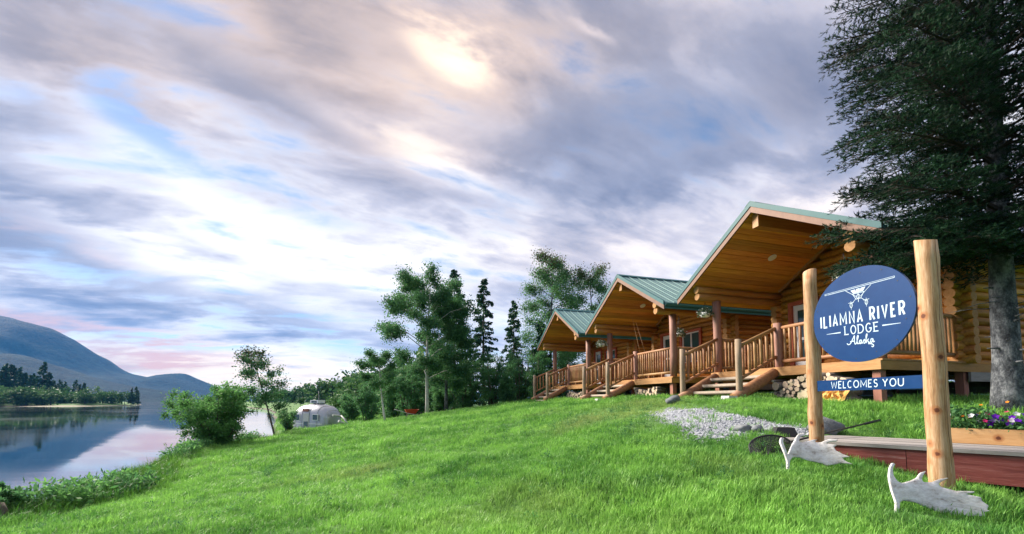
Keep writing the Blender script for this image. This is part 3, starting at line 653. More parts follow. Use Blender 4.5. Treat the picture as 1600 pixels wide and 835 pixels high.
        for i in range(6):
            t = (i+0.7)/6.4; p = b0.lerp(b1, t); q = (b0+Vector((0, 0, -0.80))).lerp(b1+Vector((0, 0, -0.72)), t); stick('baluster', q, p, 0.036, st, RM, 7)
    for i, (xx, zz) in enumerate(((-0.60, 0.075), (-0.28, 0.27), (0.03, 0.465), (0.34, 0.655))):
        mb = MB(); L = 1.80; n = 7; pr = [(0, -0.06), (0.02, -0.085), (0.16, -0.10), (0.28, -0.085), (0.31, -0.05), (0.30, 0.0), (0.01, 0.0)]
        v = [(xx+a, y, zz+b) for y in (0.20, 0.20+L) for a, b in pr]
        mb.add(v, [(i, (i+1) % n, n+(i+1) % n, n+i) for i in range(n)]+[tuple(reversed(range(n))), tuple(range(n, 2*n))]); mb.build('tread', [M['weathered']], st)
    MB().box(0.45, 0.49, 0.95, 1.06, 0.0, 0.5).build('riser_post', M['weathered'], st)
    return C
GZ = 3.0
cabin = make_cabin()
CABS = [(0.0, 'nearest log cabin, largest in view, its side wall behind the welcome sign'), (6.33, 'middle log cabin of the row of three, green metal roof'), (12.72, 'farthest log cabin of the row, smallest, beside the trees')]
cabs = []
for i, (u, lab) in enumerate(CABS):
    c = cabin if i == 0 else copy_tree(cabin)
    c.location = Vector(loc(u, 0, GZ)); c.rotation_euler = (0, 0, AR)
    tag(c, lab, 'cabin', 'log cabins in a row'); cabs.append(c)
def cab(i, x, y, z): return Vector(loc(CABS[i][0]+y, x, GZ+z))

# ---- hanging baskets, porch rods, concrete pad, firewood
def basket(i, x, y, ztop, zc, label, seed, r=0.17):
    p = cab(i, x, y, zc); B = empty('hanging_basket', p)
    rng = np.random.default_rng(seed); mb = MB()
    prof = [(0.02, -0.13), (0.09, -0.12), (0.14, -0.06), (0.155, 0.0), (0.145, 0.0)]; n = 12
    vs = [(a*math.cos(2*math.pi*k/n), a*math.sin(2*math.pi*k/n), b) for a, b in prof for k in range(n)]
    mb.add(vs, [(q*n+k, q*n+(k+1) % n, (q+1)*n+(k+1) % n, (q+1)*n+k) for q in range(4) for k in range(n)], 0, True); mb.build('pot', M['white'], B)
    w = MB()
    for k in range(3):
        a = 2.1*k; w.tube([(0.14*math.cos(a), 0.14*math.sin(a), 0), (0, 0, ztop-zc)], 0.004, 4)
    w.build('hanger', M['black'], B)
    P = rng.normal(size=(420, 3)); P /= np.linalg.norm(P, axis=1)[:, None]; P *= (rng.uniform(0.2, 1, 420)**0.5)[:, None]*np.array([r*1.25, r*1.25, r*0.8]); P[:, 2] -= 0.6*np.maximum(np.hypot(P[:, 0], P[:, 1])-0.12, 0); P[:, 2] += 0.03
    V, Q = leaf_quads(P, 0.065, rng); put('leaves', np_mesh('leaves', V, Q, M['basketleaf'], rng.random(420)), B)
    P2 = P[:60]*1.08; V, Q = leaf_quads(P2, 0.05, rng, 0.9); put('flowers', np_mesh('flowers', V, Q, M['whitepetal'], rng.random(60)), B)
    tag(B, label, 'basket', 'hanging flower baskets')
basket(0, 0.45, YW+0.05, 2.95, 2.62, 'trailing flower basket hung by the nearest cabin post left of its steps', 1)
basket(1, 1.55, -1.55, 3.1, 2.46, 'hanging basket of pale flowers under the middle cabin porch roof', 2, 0.2)
basket(1, 0.45, YW+0.05, 2.95, 2.52, 'trailing flower basket hung by the middle cabin post beside its steps', 3, 0.2)
basket(0, 1.1, -1.35, 3.3, 2.80, 'leafy basket peeking out above the left of the round blue sign', 4)
for k in range(2):
    a = cab(1, 1.0+0.1*k, -0.25-0.3*k, DK+0.05); b = cab(1, 0.95, 0.55-0.25*k, DK+2.55-0.2*k)
    o = MB(); o.tube([a, a.lerp(b, 0.12)], 0.014, 6); o.tube([a.lerp(b, 0.12), b], [0.008, 0.004], 5, 1); o = o.build('fishing_rod', [M['black'], M['rail']])
    tag(o, ('longer' if k == 0 else 'shorter')+' thin fishing rod leaning on the middle cabin porch', 'fishing rod', 'fishing rods on the porch')
for i, nm in enumerate(('nearest', 'middle')):
    pc = cab(i, -0.80 if i == 0 else -0.85, 0.08, 0.0); pc.z = gz(pc.x, pc.y)
    mb = MB(); mb.add([(-0.16, -0.16, -0.2), (0.16, -0.16, -0.2), (0.16, 0.16, -0.2), (-0.16, 0.16, -0.2), (-0.12, -0.12, 0.12), (0.12, -0.12, 0.12), (0.12, 0.12, 0.12), (-0.12, 0.12, 0.12)], [(3, 2, 1, 0), (4, 5, 6, 7), (0, 1, 5, 4), (1, 2, 6, 5), (2, 3, 7, 6), (3, 0, 4, 7)])
    o = mb.build('footing_block', M['concrete'], None, pc, (0, 0, AR)); tag(o, 'pale concrete block at the foot of the %s cabin steps' % nm, 'block')
FL = {}
def firewood(i, x, y0, y1, zb, rows, seed, label, group, rmin=0.05, rmax=0.105):
    rng = random.Random(seed); placed = []
    for tries in range(2600):
        r = rng.choice((rmin, rmin*1.25, (rmin+rmax)/2, rmax))*rng.uniform(0.85, 1.15); y = rng.uniform(y0+r, y1-r)
        z = zb+r
        # settle on what is already there
        ok = True
        for _ in range(60):
            hit = [q for q in placed if math.hypot(q[0]-y, q[1]-z) < (q[2]+r)*0.965]
            if not hit: break
            z += 0.012
        top = zb+rows*(0.88+0.12*math.sin((y-y0)/(y1-y0)*math.pi*2.3+seed))
        if z+r > top: continue
        placed.append((y, z, r))
        if len(placed) > 80: break
    for (y, z, r) in placed:
        k = (round(r/0.012), rng.randint(0, 1))
        if k not in FL:
            mb = MB(); rr = k[0]*0.012; q = random.Random(k[0]*3+k[1])
            mb.tube([(-0.2, 0, 0), (0.2, 0, 0)], [rr*0.97, rr*0.97], 9, 0, 1, True, 0.13, q); FL[k] = mb.mesh('firewood', [M['bark_fire'], M['fire_end']])
        p = cab(i, x+rng.uniform(-0.05, 0.05), y, z); o = put('firewood_log', FL[k], None, p, (rng.uniform(0, 6.28), rng.uniform(-0.03, 0.03), AR+rng.uniform(-0.06, 0.06)))
        tag(o, label, 'log', group)
firewood(0, 0.66, -1.80, 0.05, 0.0, 0.66, 5, 'cut firewood log in the stack under the nearest cabin porch', 'firewood under the nearest porch', 0.04, 0.125)
firewood(1, 0.80, -1.5, 0.0, 0.03, 0.50, 7, 'cut firewood log in the stack under the middle cabin porch', 'firewood under the middle porch', 0.045, 0.08)
firewood(2, 0.80, -1.7, 0.0, 0.02, 0.50, 9, 'cut firewood log in the stack under the farthest cabin porch', 'firewood under the farthest porch', 0.045, 0.085)
def lump(name, p, rx, ry, rz, material, seed, n=2, amp=0.25, rot=0):
    bm = bmesh.new(); bmesh.ops.create_icosphere(bm, subdivisions=n, radius=1); q = random.Random(seed); ph = [q.uniform(0, 6) for _ in range(9)]
    for v in bm.verts:
        c = v.co; k = 1+amp*(math.sin(c.x*2.3+ph[0])*math.sin(c.y*2.7+ph[1])+0.6*math.sin(c.z*4.1+ph[2]+c.x*3)+0.35*math.sin(c.y*7+ph[3])*math.sin(c.x*6+ph[4]))
        v.co = Vector((c.x*rx*k, c.y*ry*k, c.z*rz*k))
    me = bpy.data.meshes.new(name); bm.to_mesh(me); bm.free(); me.materials.append(material); me.shade_flat() if amp > 0.3 else me.shade_smooth()
    return put(name, me, None, p, (0, 0, rot))
def split_round():
    q = random.Random(6); bp = cab(0, 0.34, -1.52, 0.0); n = 18; rings = 5; mb = MB(); L = 0.34; pr = [0.30*(1+0.10*math.sin(3*a+1)+q.uniform(-.05, .05)) for a in np.linspace(0, 2*math.pi, n, endpoint=False)]
    vs = [(0, 0, q.uniform(0, 0.02))]
    for r_ in range(1, rings+1):
        for k in range(n):
            a = 2*math.pi*(k+0.25*r_)/n; rr = pr[k]*r_/rings; vs.append((rr*math.cos(a), rr*math.sin(a), q.uniform(-0.035, 0.035)+0.03*math.sin(5*a+r_)*(r_ < rings)))
    fs = [(0, 1+k, 1+(k+1) % n) for k in range(n)]
    for r_ in range(1, rings): fs += [(1+(r_-1)*n+k, 1+r_*n+k, 1+r_*n+(k+1) % n, 1+(r_-1)*n+(k+1) % n) for k in range(n)]
    o = len(vs); vs += [(x*1.03, y*1.03, -L) for x, y, z in vs[1+(rings-1)*n:1+rings*n]]
    mb.add(vs, fs, 0); mb.f += [(1+(rings-1)*n+k, o+k, o+(k+1) % n, 1+(rings-1)*n+(k+1) % n) for k in range(n)]+[tuple(reversed(range(o, o+n)))]; mb.mi += [1]*(n+1); mb.sm += [False]*(n+1)
    o = mb.build('split_stump', [M['fire_orange'], M['bark_fire']], None, (bp.x, bp.y, gz(bp.x, bp.y)+0.24)); d = Vector((-0.82, -0.50, 0.42)).normalized(); o.rotation_euler = d.to_track_quat('Z', 'Y').to_euler()
    tag(o, 'big orange split round of wood in front of the nearest firewood stack', 'wood round')
split_round()

# ------------------------------------------------------------------ welcome sign
SL0 = np.array([3.92, 5.48, 0]); SR0 = np.array([4.06, 4.05, 0]); SD = (SR0-SL0)/np.linalg.norm(SR0-SL0); SN = np.array([SD[1], -SD[0], 0])
S = empty('welcome_sign', (SL0[0], SL0[1], 0)); srot = math.atan2(SD[1], SD[0]); S.rotation_euler = (0, 0, srot)
# local: x along the sign (far post to near post), -y towards the viewer, z up (world height)
tag(S, 'round blue welcome sign hung between two peeled log posts', 'sign')
def sign_post(x0, zb, x1, zt, r, slant, seed):
    q = random.Random(seed); pts = []; k = 14
    for i in range(k+1):
        t = i/k; pts.append((x0+(x1-x0)*t+q.uniform(-1, 1)*0.004, q.uniform(-1, 1)*0.004, zb+(zt-zb)*t))
    mb = MB(); n = 16; mb.tube(pts, [r*(1.06-0.1*i/k)*q.uniform(0.97, 1.03) for i in range(k+1)], n, 0, 1, True, 0.045, q)
    for j in range(n):   # slanted saw cut at the top
        x, y, z = mb.v[k*n+j]; mb.v[k*n+j] = (x, y, z+slant*(x-x1))
    return mb.build('post', [M['signpost'], M['end']], S)
sign_post(0.0, 2.1, 0.012, 4.70, 0.080, 0.35, 1); sign_post(1.437, 1.75, 1.437, 4.575, 0.086, -0.30, 2)
def ellipse_panel(cx, cz, a, b, y0, y1, n=72):
    mb = MB(); v = [(cx+a*math.cos(2*math.pi*i/n), y, cz+b*math.sin(2*math.pi*i/n)) for y in (y0, y1) for i in range(n)]
    mb.add(v, [(i, (i+1) % n, n+(i+1) % n, n+i) for i in range(n)], 0, True); mb.add(v, [tuple(range(n))[::1], tuple(reversed(range(n, 2*n)))]); return mb
CX, CZ = 0.708, 3.985
panel = ellipse_panel(CX, CZ, 0.632, 0.54, -0.035, -0.012).build('sign_panel', M['signblue'], S)
sc = MB()
for i in range(14):
    a = 2*math.pi*(i+0.3)/14; rr = 0.88 if i % 2 else 0.93
    x, z = CX+0.632*rr*math.cos(a), CZ+0.54*rr*math.sin(a)
    sc.tube([(x, -0.0385, z), (x, -0.034, z)], 0.006, 7)
sc.build('screws', M['black'], panel)
board = MB().box(0.085, 1.35, -0.03, -0.008, 3.125, 3.257).build('name_board', M['signblue'], S)

def arc(cx, cy, rx, ry, a0, a1, n=12): return [(cx+rx*math.cos(R(a0+(a1-a0)*i/n)), cy+ry*math.sin(R(a0+(a1-a0)*i/n))) for i in range(n+1)]
GL = {   # centre lines in a unit box
 'I': [[(0.5, 0), (0.5, 1)]], 'L': [[(0, 1), (0, 0), (1, 0)]], 'A': [[(0, 0), (0.5, 1), (1, 0)], [(0.2, 0.28), (0.8, 0.28)]],
 'M': [[(0, 0), (0, 1), (0.5, 0.25), (1, 1), (1, 0)]], 'N': [[(0, 0), (0, 1), (1, 0), (1, 1)]],
 'R': [[(0, 0), (0, 1), (0.5, 1)]+arc(0.5, 0.74, 0.5, 0.26, 90, -90)+[(0, 0.48)], [(0.45, 0.48), (1, 0)]],
 'V': [[(0, 1), (0.5, 0), (1, 1)]], 'E': [[(1, 1), (0, 1), (0, 0), (1, 0)], [(0, 0.52), (0.8, 0.52)]],
 'O': [arc(0.5, 0.5, 0.5, 0.5, 90, 450, 26)], 'D': [[(0, 0), (0, 1), (0.35, 1)]+arc(0.35, 0.5, 0.65, 0.5, 90, -90, 16)+[(0, 0)]],
 'G': [arc(0.5, 0.5, 0.5, 0.5, 48, 345, 22)+[(0.98, 0.45), (0.6, 0.45)]], 'W': [[(0, 1), (0.22, 0), (0.5, 0.85), (0.78, 0), (1, 1)]],
 'C': [arc(0.52, 0.5, 0.52, 0.5, 50, 310, 20)], 'S': [arc(0.5, 0.75, 0.42, 0.25, 30, 260, 12)+arc(0.5, 0.25, 0.46, 0.25, 85, -150, 12)],
 'Y': [[(0, 1), (0.5, 0.48), (1, 1)], [(0.5, 0.48), (0.5, 0)]], 'U': [[(0, 1), (0, 0.3)]+arc(0.5, 0.3, 0.5, 0.3, 180, 360, 12)+[(1, 1)]]}
SER = {'L': [(0, 1), (0, 0)], 'E': [(0, 1), (0, 0)], 'D': [(0, 1), (0, 0)]}
def ribbon(mb, pts, th, y, close=False, taper=None):
    """flat stroke in the sign plane with mitred corners"""
    P = [Vector((p[0], p[1])) for p in pts]; n = len(P)
    Lf, Rt = [], []
    for i in range(n):
        a = P[i]-P[i-1] if i > 0 else P[1]-P[0]; b = P[i+1]-P[i] if i < n-1 else P[-1]-P[-2]
        a = a.normalized() if a.length > 1e-9 else b.normalized(); b = b.normalized() if b.length > 1e-9 else a
        na, nb = Vector((-a.y, a.x)), Vector((-b.y, b.x)); m = (na+nb)
        m = m.normalized() if m.length > 1e-6 else na
        w = th/2/max(m.dot(na), 0.62)
        if taper: w *= taper(i/(n-1))
        Lf.append(P[i]+m*w); Rt.append(P[i]-m*w)
    v = [(p.x, y, p.y) for p in Lf]+[(p.x, y, p.y) for p in Rt]
    mb.add(v, [(n+i, n+i+1, i+1, i) for i in range(n-1)])
def text(word, x0, x1, z0, z1, dz, th, widths, gap, parent, ysurf, serif=False, slant=0.0, space=0.5):
    """lettering between x0 and x1; dz lowers the near end (the board hangs a little askew)"""
    mb = MB(); H = z1-z0; ws = [widths.get(c, widths['*']) if c != ' ' else space for c in word]
    tot = sum(ws)+gap*(len(word)-1); k = (x1-x0)/tot; x = x0; step = 0
    for c, w in zip(word, ws):
        if c != ' ':
            W_ = w*k; strokes = list(GL[c])
            def T(p):
                gx = x+th/2+p[0]*max(W_-th, 0.001); gy = z0+th/2+p[1]*(H-th)
                return (gx+slant*(gy-z0), gy+dz*((gx-x0)/(x1-x0)))
            for st in strokes:
                ribbon(mb, [T(p) for p in st], th*(0.86 if c in 'MNVAW' else 0.95), ysurf-0.0012-0.00025*(step % 6)); step += 1
                if not serif and len(st) < 6 and st[0] != st[-1]: pass
            if serif:
                for p in SER.get(c, []):
                    q = T(p); ribbon(mb, [(q[0]-th*1.1, q[1]), (q[0]+th*1.1, q[1])], th*0.5, ysurf-0.0012-0.00025*(step % 6)); step += 1
        x += w*k+gap*k
    return mb.build('lettering', M['letter'], parent)
YP = -0.035
cw = {'*': 0.42, 'I': 0.15, 'L': 0.42, 'M': 0.64, 'A': 0.50, 'N': 0.50, 'R': 0.45, 'V': 0.48, 'E': 0.40}
text('ILIAMNA RIVER', 0.185, 1.235, 3.905, 4.065, -0.032, 0.0230, cw, 0.145, panel, YP, space=0.2)
text('LODGE', 0.522, 0.945, 3.777, 3.885, -0.022, 0.0125, {'*': 0.62, 'L': 0.5, 'E': 0.5}, 0.16, panel, YP, True)
ln = MB()
for a, b in (((0.272, 3.826), (0.470, 3.818)), ((0.985, 3.812), (1.180, 3.803))):
    ribbon(ln, [(a[0]+(b[0]-a[0])*t, a[1]+(b[1]-a[1])*t) for t in (0, 0.25, 0.5, 0.75, 1)], 0.013, YP-0.0013, taper=(lambda t: 0.35+0.65*t) if a[0] < 0.6 else (lambda t: 1-0.65*t))
ln.build('rule_line', M['letter'], panel)
def script():
    mb = MB(); o = (0.575, 3.655); s = 0.078
    def cr(pts, n=6):
        out = []; P = [pts[0]]+pts+[pts[-1]]
        for i in range(1, len(P)-2):
            for q in range(n):
                t = q/n; f = lambda a, b, c, d: 0.5*(2*b+(c-a)*t+(2*a-5*b+4*c-d)*t*t+(3*b-a-3*c+d)*t**3)
                out.append((f(*[P[i+k][0] for k in (-1, 0, 1, 2)]), f(*[P[i+k][1] for k in (-1, 0, 1, 2)])))
        return out+[pts[-1]]
    word = [[(-0.35, 0.25), (-0.1, 0.05), (0.25, 0.2), (0.75, 1.0), (0.95, 1.25), (0.9, 0.5), (1.0, 0.02), (1.2, 0.15)], [(0.2, 0.45), (0.95, 0.5)],
            [(1.2, 0.12), (1.55, 1.0), (1.5, 1.25), (1.35, 0.9), (1.38, 0.1), (1.6, 0.08)],
            [(2.05, 0.5), (1.8, 0.5), (1.68, 0.15), (1.85, 0.02), (2.05, 0.45), (2.05, 0.05), (2.25, 0.15)],
            [(2.25, 0.15), (2.5, 0.55), (2.62, 0.2), (2.5, 0.0), (2.35, 0.08)], [(2.62, 0.12), (2.95, 1.1), (2.9, 1.3), (2.78, 0.9), (2.8, 0.0)], [(2.82, 0.25), (3.1, 0.55), (3.0, 0.3), (3.2, 0.0), (3.32, 0.12)],
            [(3.80, 0.5), (3.55, 0.52), (3.42, 0.15), (3.58, 0.02), (3.80, 0.45), (3.82, 0.06), (4.05, 0.16)], [(3.05, -0.12), (3.55, -0.18), (3.85, -0.42), (3.70, -0.62), (3.52, -0.5)]]
    for i, w in enumerate(word): ribbon(mb, [(o[0]+s*a, o[1]+s*b-0.01*a/3.7) for a, b in cr(w)], 0.0105, YP-0.0012-0.00025*(i % 6))
    mb.build('script_lettering', M['letter'], panel)
script()
def emblem():
    """high-wing floatplane seen from the front"""
    mb = MB(); x, z = 0.724, 4.293; y = YP-0.0012; sl = -0.03
    L = lambda pts, th, k=0: ribbon(mb, [(x+a, z+b+sl*a) for a, b in pts], th, y-0.0003*k)
    L([(-0.45, 0.006), (0.42, 0.010)], 0.006); L([(-0.45, 0.021), (0.42, 0.025)], 0.004); L([(-0.45, 0.004), (-0.45, 0.024)], 0.005, 1); L([(0.42, 0.008), (0.42, 0.027)], 0.005, 1)
    L([(-0.16, 0.0), (-0.02, -0.10)], 0.005, 2); L([(0.16, 0.0), (0.03, -0.10)], 0.005, 2)
    for k, (a, b) in enumerate(((-0.10, -0.03), (-0.03, 0.03), (0.03, 0.10))):   # windscreen panes
        mb.add([(x+a+0.006, y-0.0015, z-0.010), (x+b-0.006, y-0.0015, z-0.010), (x+b*0.62, y-0.0015, z-0.052), (x+a*0.62, y-0.0015, z-0.052)], [(3, 2, 1, 0)])
    L([(-0.075, -0.06), (0.075, -0.06)], 0.006, 3); L([(-0.07, -0.06), (-0.03, -0.125), (0.03, -0.125), (0.07, -0.06)], 0.006, 4)
    L([(0, -0.03), (0, -0.165)], 0.007, 5); L(arc(0, -0.10, 0.022, 0.022, 0, 360, 14), 0.006, 6)
    for s in (-1, 1):
        L([(s*0.03, -0.12), (s*0.09, -0.17)], 0.005, 2); L(arc(s*0.095, -0.185, 0.016, 0.026, 0, 360, 14), 0.006, 3); L([(s*0.06, -0.155), (s*0.13, -0.155)], 0.005, 4); L([(s*0.095, -0.135), (s*0.095, -0.235)], 0.004, 5)
    mb.build('plane_emblem', M['letter'], panel)
emblem()
text('WELCOMES YOU', 0.29, 1.17, 3.150, 3.240, 0.002, 0.0115, {'*': 0.55, 'W': 0.8, 'M': 0.7, 'O': 0.66, 'L': 0.42, 'E': 0.44, 'S': 0.46, 'Y': 0.56, 'U': 0.56}, 0.13, board, -0.03, space=0.18, slant=0.05)

# ------------------------------------------------------------------ boardwalk platform, planter, antlers, net, rocks
PA = np.array([3.80, 6.06, 0]); PB = np.array([7.40, 2.17, 0]); PD = (PB-PA)/np.linalg.norm(PB-PA); PN = np.array([-PD[1], PD[0], 0]); PL = float(np.linalg.norm(PB-PA))
PF = empty('boardwalk', (PA[0], PA[1], 2.47), math.atan2(PD[1], PD[0])); tag(PF, 'low boardwalk of grey planks with a red stained edge', 'boardwalk')
w = 0.145; k = 0; pme = MB().box(0, PL, 0.003, w-0.003, -0.042, 0).mesh('plank', M['greyplank'])
while k*w < 1.25: put('plank', pme, PF, (0.004*(k % 3), -0.03+k*w, 0.002*((k*5) % 3))); k += 1
for xa, xb in ((0.03, 1.32), (1.326, 3.05), (3.056, PL-0.03)): MB().box(xa, xb, 0.0, 0.045, -0.36, -0.046).build('edge_board', M['redboard'], PF)
MB().box(0.03, PL-0.03, 1.18, 1.225, -0.30, -0.046).build('edge_board', M['redboard'], PF)
for x in (0.03, 1.6, 3.2, 4.8): MB().box(x, x+0.045, 0.046, 1.178, -0.30, -0.046).build('joist', M['redboard'], PF)
for x in (0.4, 2.6, 4.6):
    for y in (0.1, 1.05): MB().box(x, x+0.1, y, y+0.1, -0.95, -0.302).build('footing_post', M['redpost'], PF)
pp = PA+PD*1.62+PN*0.83
PT = empty('planter_box', (pp[0], pp[1], 2.476), math.atan2(PD[1], PD[0])); tag(PT, 'wooden planter box of purple, white and orange flowers on the boardwalk', 'planter')
def planter():
    L, D, H = 1.9, 0.34, 0.185; rng = np.random.default_rng(4)
    MB().box(0, L, 0, 0.035, 0, H).build('front_board', M['planter'], PT); MB().box(0, L, D-0.035, D, 0, H).build('back_board', M['planter'], PT)
    MB().box(0.002, 0.035, 0.036, D-0.036, 0, H-0.002).build('end_board', M['planter'], PT); MB().box(L-0.035, L-0.002, 0.036, D-0.036, 0, H-0.002).build('end_board', M['planter'], PT)
    MB().box(0.036, L-0.036, 0.036, D-0.036, 0.01, H-0.03).build('soil', M['soil'], PT)
    n = 4200; P = np.c_[rng.uniform(0.0, L-0.03, n), rng.uniform(0.02, D-0.02, n), np.zeros(n)]
    hh = 0.22+0.08*np.sin(P[:, 0]*7)+0.05*np.sin(P[:, 0]*17+P[:, 1]*9); P[:, 2] = H-0.03+rng.random(n)*np.maximum(hh, 0.06); P[:, 1] += rng.normal(size=n)*0.04
    V, Q = leaf_quads(P, 0.05, rng); put('leaves', np_mesh('leaves', V, Q, M['alderleaf'], rng.random(n)), PT)
    for nm, mt, cnt, sz, x0, x1, zz in (('purple_flowers', 'purple', 64, 0.034, 0.25, 1.85, 0.16), ('white_flowers', 'whitepetal', 20, 0.032, 0.0, 1.2, 0.17), ('orange_flowers', 'orangepetal', 26, 0.018, 0.0, 1.8, 0.30), ('pink_flowers', 'pinkpetal', 8, 0.024, 0.2, 0.6, 0.21)):
        Vs = []; Qs = []; o = 0
        for c in range(cnt):
            cx, cy = rng.uniform(x0, x1), rng.uniform(-0.03, D*0.8); cz = H+zz*rng.uniform(0.35, 1.1)
            nrm = np.array([rng.normal()*0.4, -0.8+rng.normal()*0.3, 0.7+rng.normal()*0.3]); nrm /= np.linalg.norm(nrm)
            a = np.cross(nrm, [0.3, 0.2, 0.9]); a /= np.linalg.norm(a); b = np.cross(nrm, a); cc = np.array([cx, cy, cz])
            for p in range(5):
                t0 = 2*math.pi*p/5; t1 = t0+0.62; t2 = t0-0.62
                d = lambda t, q: cc+(a*math.cos(t)+b*math.sin(t))*sz*q+nrm*sz*0.3*q
                Vs += [cc, d(t2, 0.8), d(t0, 1.1), d(t1, 0.8)]; Qs.append((o, o+1, o+2, o+3)); o += 4
        put(nm, np_mesh(nm, Vs, Qs, M[mt], rng.random(len(Qs))), PT)
planter()

def antler(name, outline, depth0, slope, zref, thick, label, bowl):
    """palmate antler from its outline, lying on its edge in the grass; real thickness and dish"""
    pts = []
    for x, y in outline:
        d = ray(x, y); # plane  Y = depth0 + slope*(z-zref)
        t = (depth0+slope*(CAM[2]-zref))/(d[1]-slope*d[2]); pts.append(CAM+d*t)
    pts = np.array(pts); c = pts.mean(0)
    bm = bmesh.new(); vs = [bm.verts.new(p-c) for p in pts]; bm.faces.new(vs)
    bmesh.ops.triangulate(bm, faces=bm.faces[:]); bmesh.ops.subdivide_edges(bm, edges=bm.edges[:], cuts=2, use_grid_fill=True); bmesh.ops.triangulate(bm, faces=bm.faces[:])
    w = max(abs(p[0]-c[0]) for p in pts)
    for v in bm.verts: v.co.y += -bowl*((v.co.x/w)**2)+0.25*bowl*math.sin(v.co.x*14+v.co.z*9)*0.3+bowl*1.2*max(0, v.co.z)/w
    bm.normal_update(); me = bpy.data.meshes.new(name); bm.to_mesh(me); bm.free(); me.materials.append(M['antler']); me.shade_smooth()
    o = put(name, me, None, c+np.array([0, 0, 0.035])); s = o.modifiers.new('solid', 'SOLIDIFY'); s.thickness = thick; s.offset = 0; s2 = o.modifiers.new('sub', 'SUBSURF'); s2.levels = 1; s2.render_levels = 1
    tag(o, label, 'antler', 'moose antlers at the sign'); return o
z4 = lambda a: [(1360+x/4.283, 640+y/4.283) for x, y in a]; z6 = lambda a: [(1160+x/6.425, 630+y/6.425) for x, y in a]
antler('moose_antler', z4([(85,705),(118,640),(95,560),(102,480),(128,418),(160,388),(186,396),(152,428),(146,468),(165,502),(200,518),(270,504),(332,484),(362,458),(405,446),(380,476),(356,506),(378,516),(430,516),(480,494),(528,486),(496,506),(464,530),(482,546),(560,570),(648,566),(648,578),(604,588),(684,604),(692,630),(726,660),(722,688),(738,692),(712,706),(728,738),(600,750),(480,730),(380,694),(290,652),(200,636),(158,650),(128,706)]), 3.55, 0.35, 2.1, 0.020, 'large bleached moose antler at the foot of the near sign post', 0.10)
antler('moose_antler', z6([(372,680),(393,600),(346,470),(338,418),(368,374),(408,384),(380,418),(404,535),(424,532),(478,448),(538,392),(590,350),(664,338),(668,362),(612,378),(574,420),(620,424),(700,408),(776,398),(744,424),(800,424),(860,394),(932,396),(924,412),(862,422),(834,440),(920,450),(894,470),(904,500),(962,538),(1016,562),(962,576),(984,604),(1048,636),(960,632),(900,654),(840,668),(790,642),(650,614),(560,580),(480,574),(428,614),(404,690)]), 4.75, 0.35, 2.3, 0.022, 'bleached moose antler with curled tines at the foot of the far sign post', 0.12)

def net():
    c = Vector((3.34, 5.50, 2.42)); Nn = empty('landing_net', c); tag(Nn, 'black landing net lying in the grass, its handle across the boardwalk', 'fishing net')
    a = Vector((0.29, 0.05, 0.05)); b = Vector((-0.03, 0.12, 0.12)); nrm = a.cross(b).normalized()
    hoop = [a*math.cos(t)+b*math.sin(t) for t in np.linspace(0, 2*math.pi, 29)]
    mb = MB(); mb.tube(hoop, 0.011, 6); mb.build('hoop', M['black'], Nn)
    dn = Vector((-0.14, -0.16, -0.13)); bag = MB(); lev = 11; n = 30
    P = [[(a*math.cos(t)+b*math.sin(t))*(1-0.75*(l/lev)**2)+dn*(l/lev)+Vector((0, 0, -0.02*math.sin(5*t)*l/lev)) for t in np.linspace(0, 2*math.pi, n+1)] for l in range(lev+1)]
    for l in range(1, lev+1): bag.tube(P[l], 0.0045, 4)
    for j in range(n): bag.tube([P[l][j] for l in range(lev+1)], 0.0045, 4)
    for j in range(n): bag.tube([P[l][(j+l) % n] for l in range(lev+1)], 0.004, 4)
    bag.build('mesh_bag', M['black'], Nn)
    e = Vector(px_at(1374, 657, 7.0))-c; h = MB(); s0 = a*0.98; h.tube([s0, s0.lerp(e, 0.8)], 0.014, 7); h.tube([s0.lerp(e, 0.8), e], 0.021, 8); h.build('handle', M['black'], Nn)
net()
for k, (x, y, s, dz, lab, mt) in enumerate(((4.98, 6.75, 0.23, 0.06, 'large grey boulder behind the boardwalk under the net handle', 'rock'), (3.80, 6.62, 0.11, 0.04, 'dark grey rock at the boardwalk end beside the gravel', 'rock'), (3.62, 6.68, 0.13, 0.03, 'rough grey rock at the gravel edge left of the boardwalk end', 'rock'), (3.98, 10.4, 0.22, 0.08, 'pale rounded stone in the grass beside the nearest cabin steps', 'rock'))):
    o = lump('rock', (x, y, gz(x, y)+dz), s, s*0.8, s*0.62, M[mt], 20+k, 3, 0.22, k*1.1); tag(o, lab, 'rock', 'rocks in the yard')
o = MB(); o.add([(-0.16, -0.1, -0.06), (0.16, -0.1, -0.06), (0.16, 0.1, -0.06), (-0.16, 0.1, -0.06), (-0.10, -0.07, 0.07), (0.12, -0.07, 0.07), (0.10, 0.07, 0.07), (-0.12, 0.07, 0.07)], [(3, 2, 1, 0), (4, 5, 6, 7), (0, 1, 5, 4), (1, 2, 6, 5), (2, 3, 7, 6), (3, 0, 4, 7)])
q = px_at(1225, 674, 6.35); o = o.build('rubber_block', M['black'], None, (q[0], q[1], 2.54), (0, 0, -0.3)); tag(o, 'small black rubber block at the left end of the boardwalk', 'block')

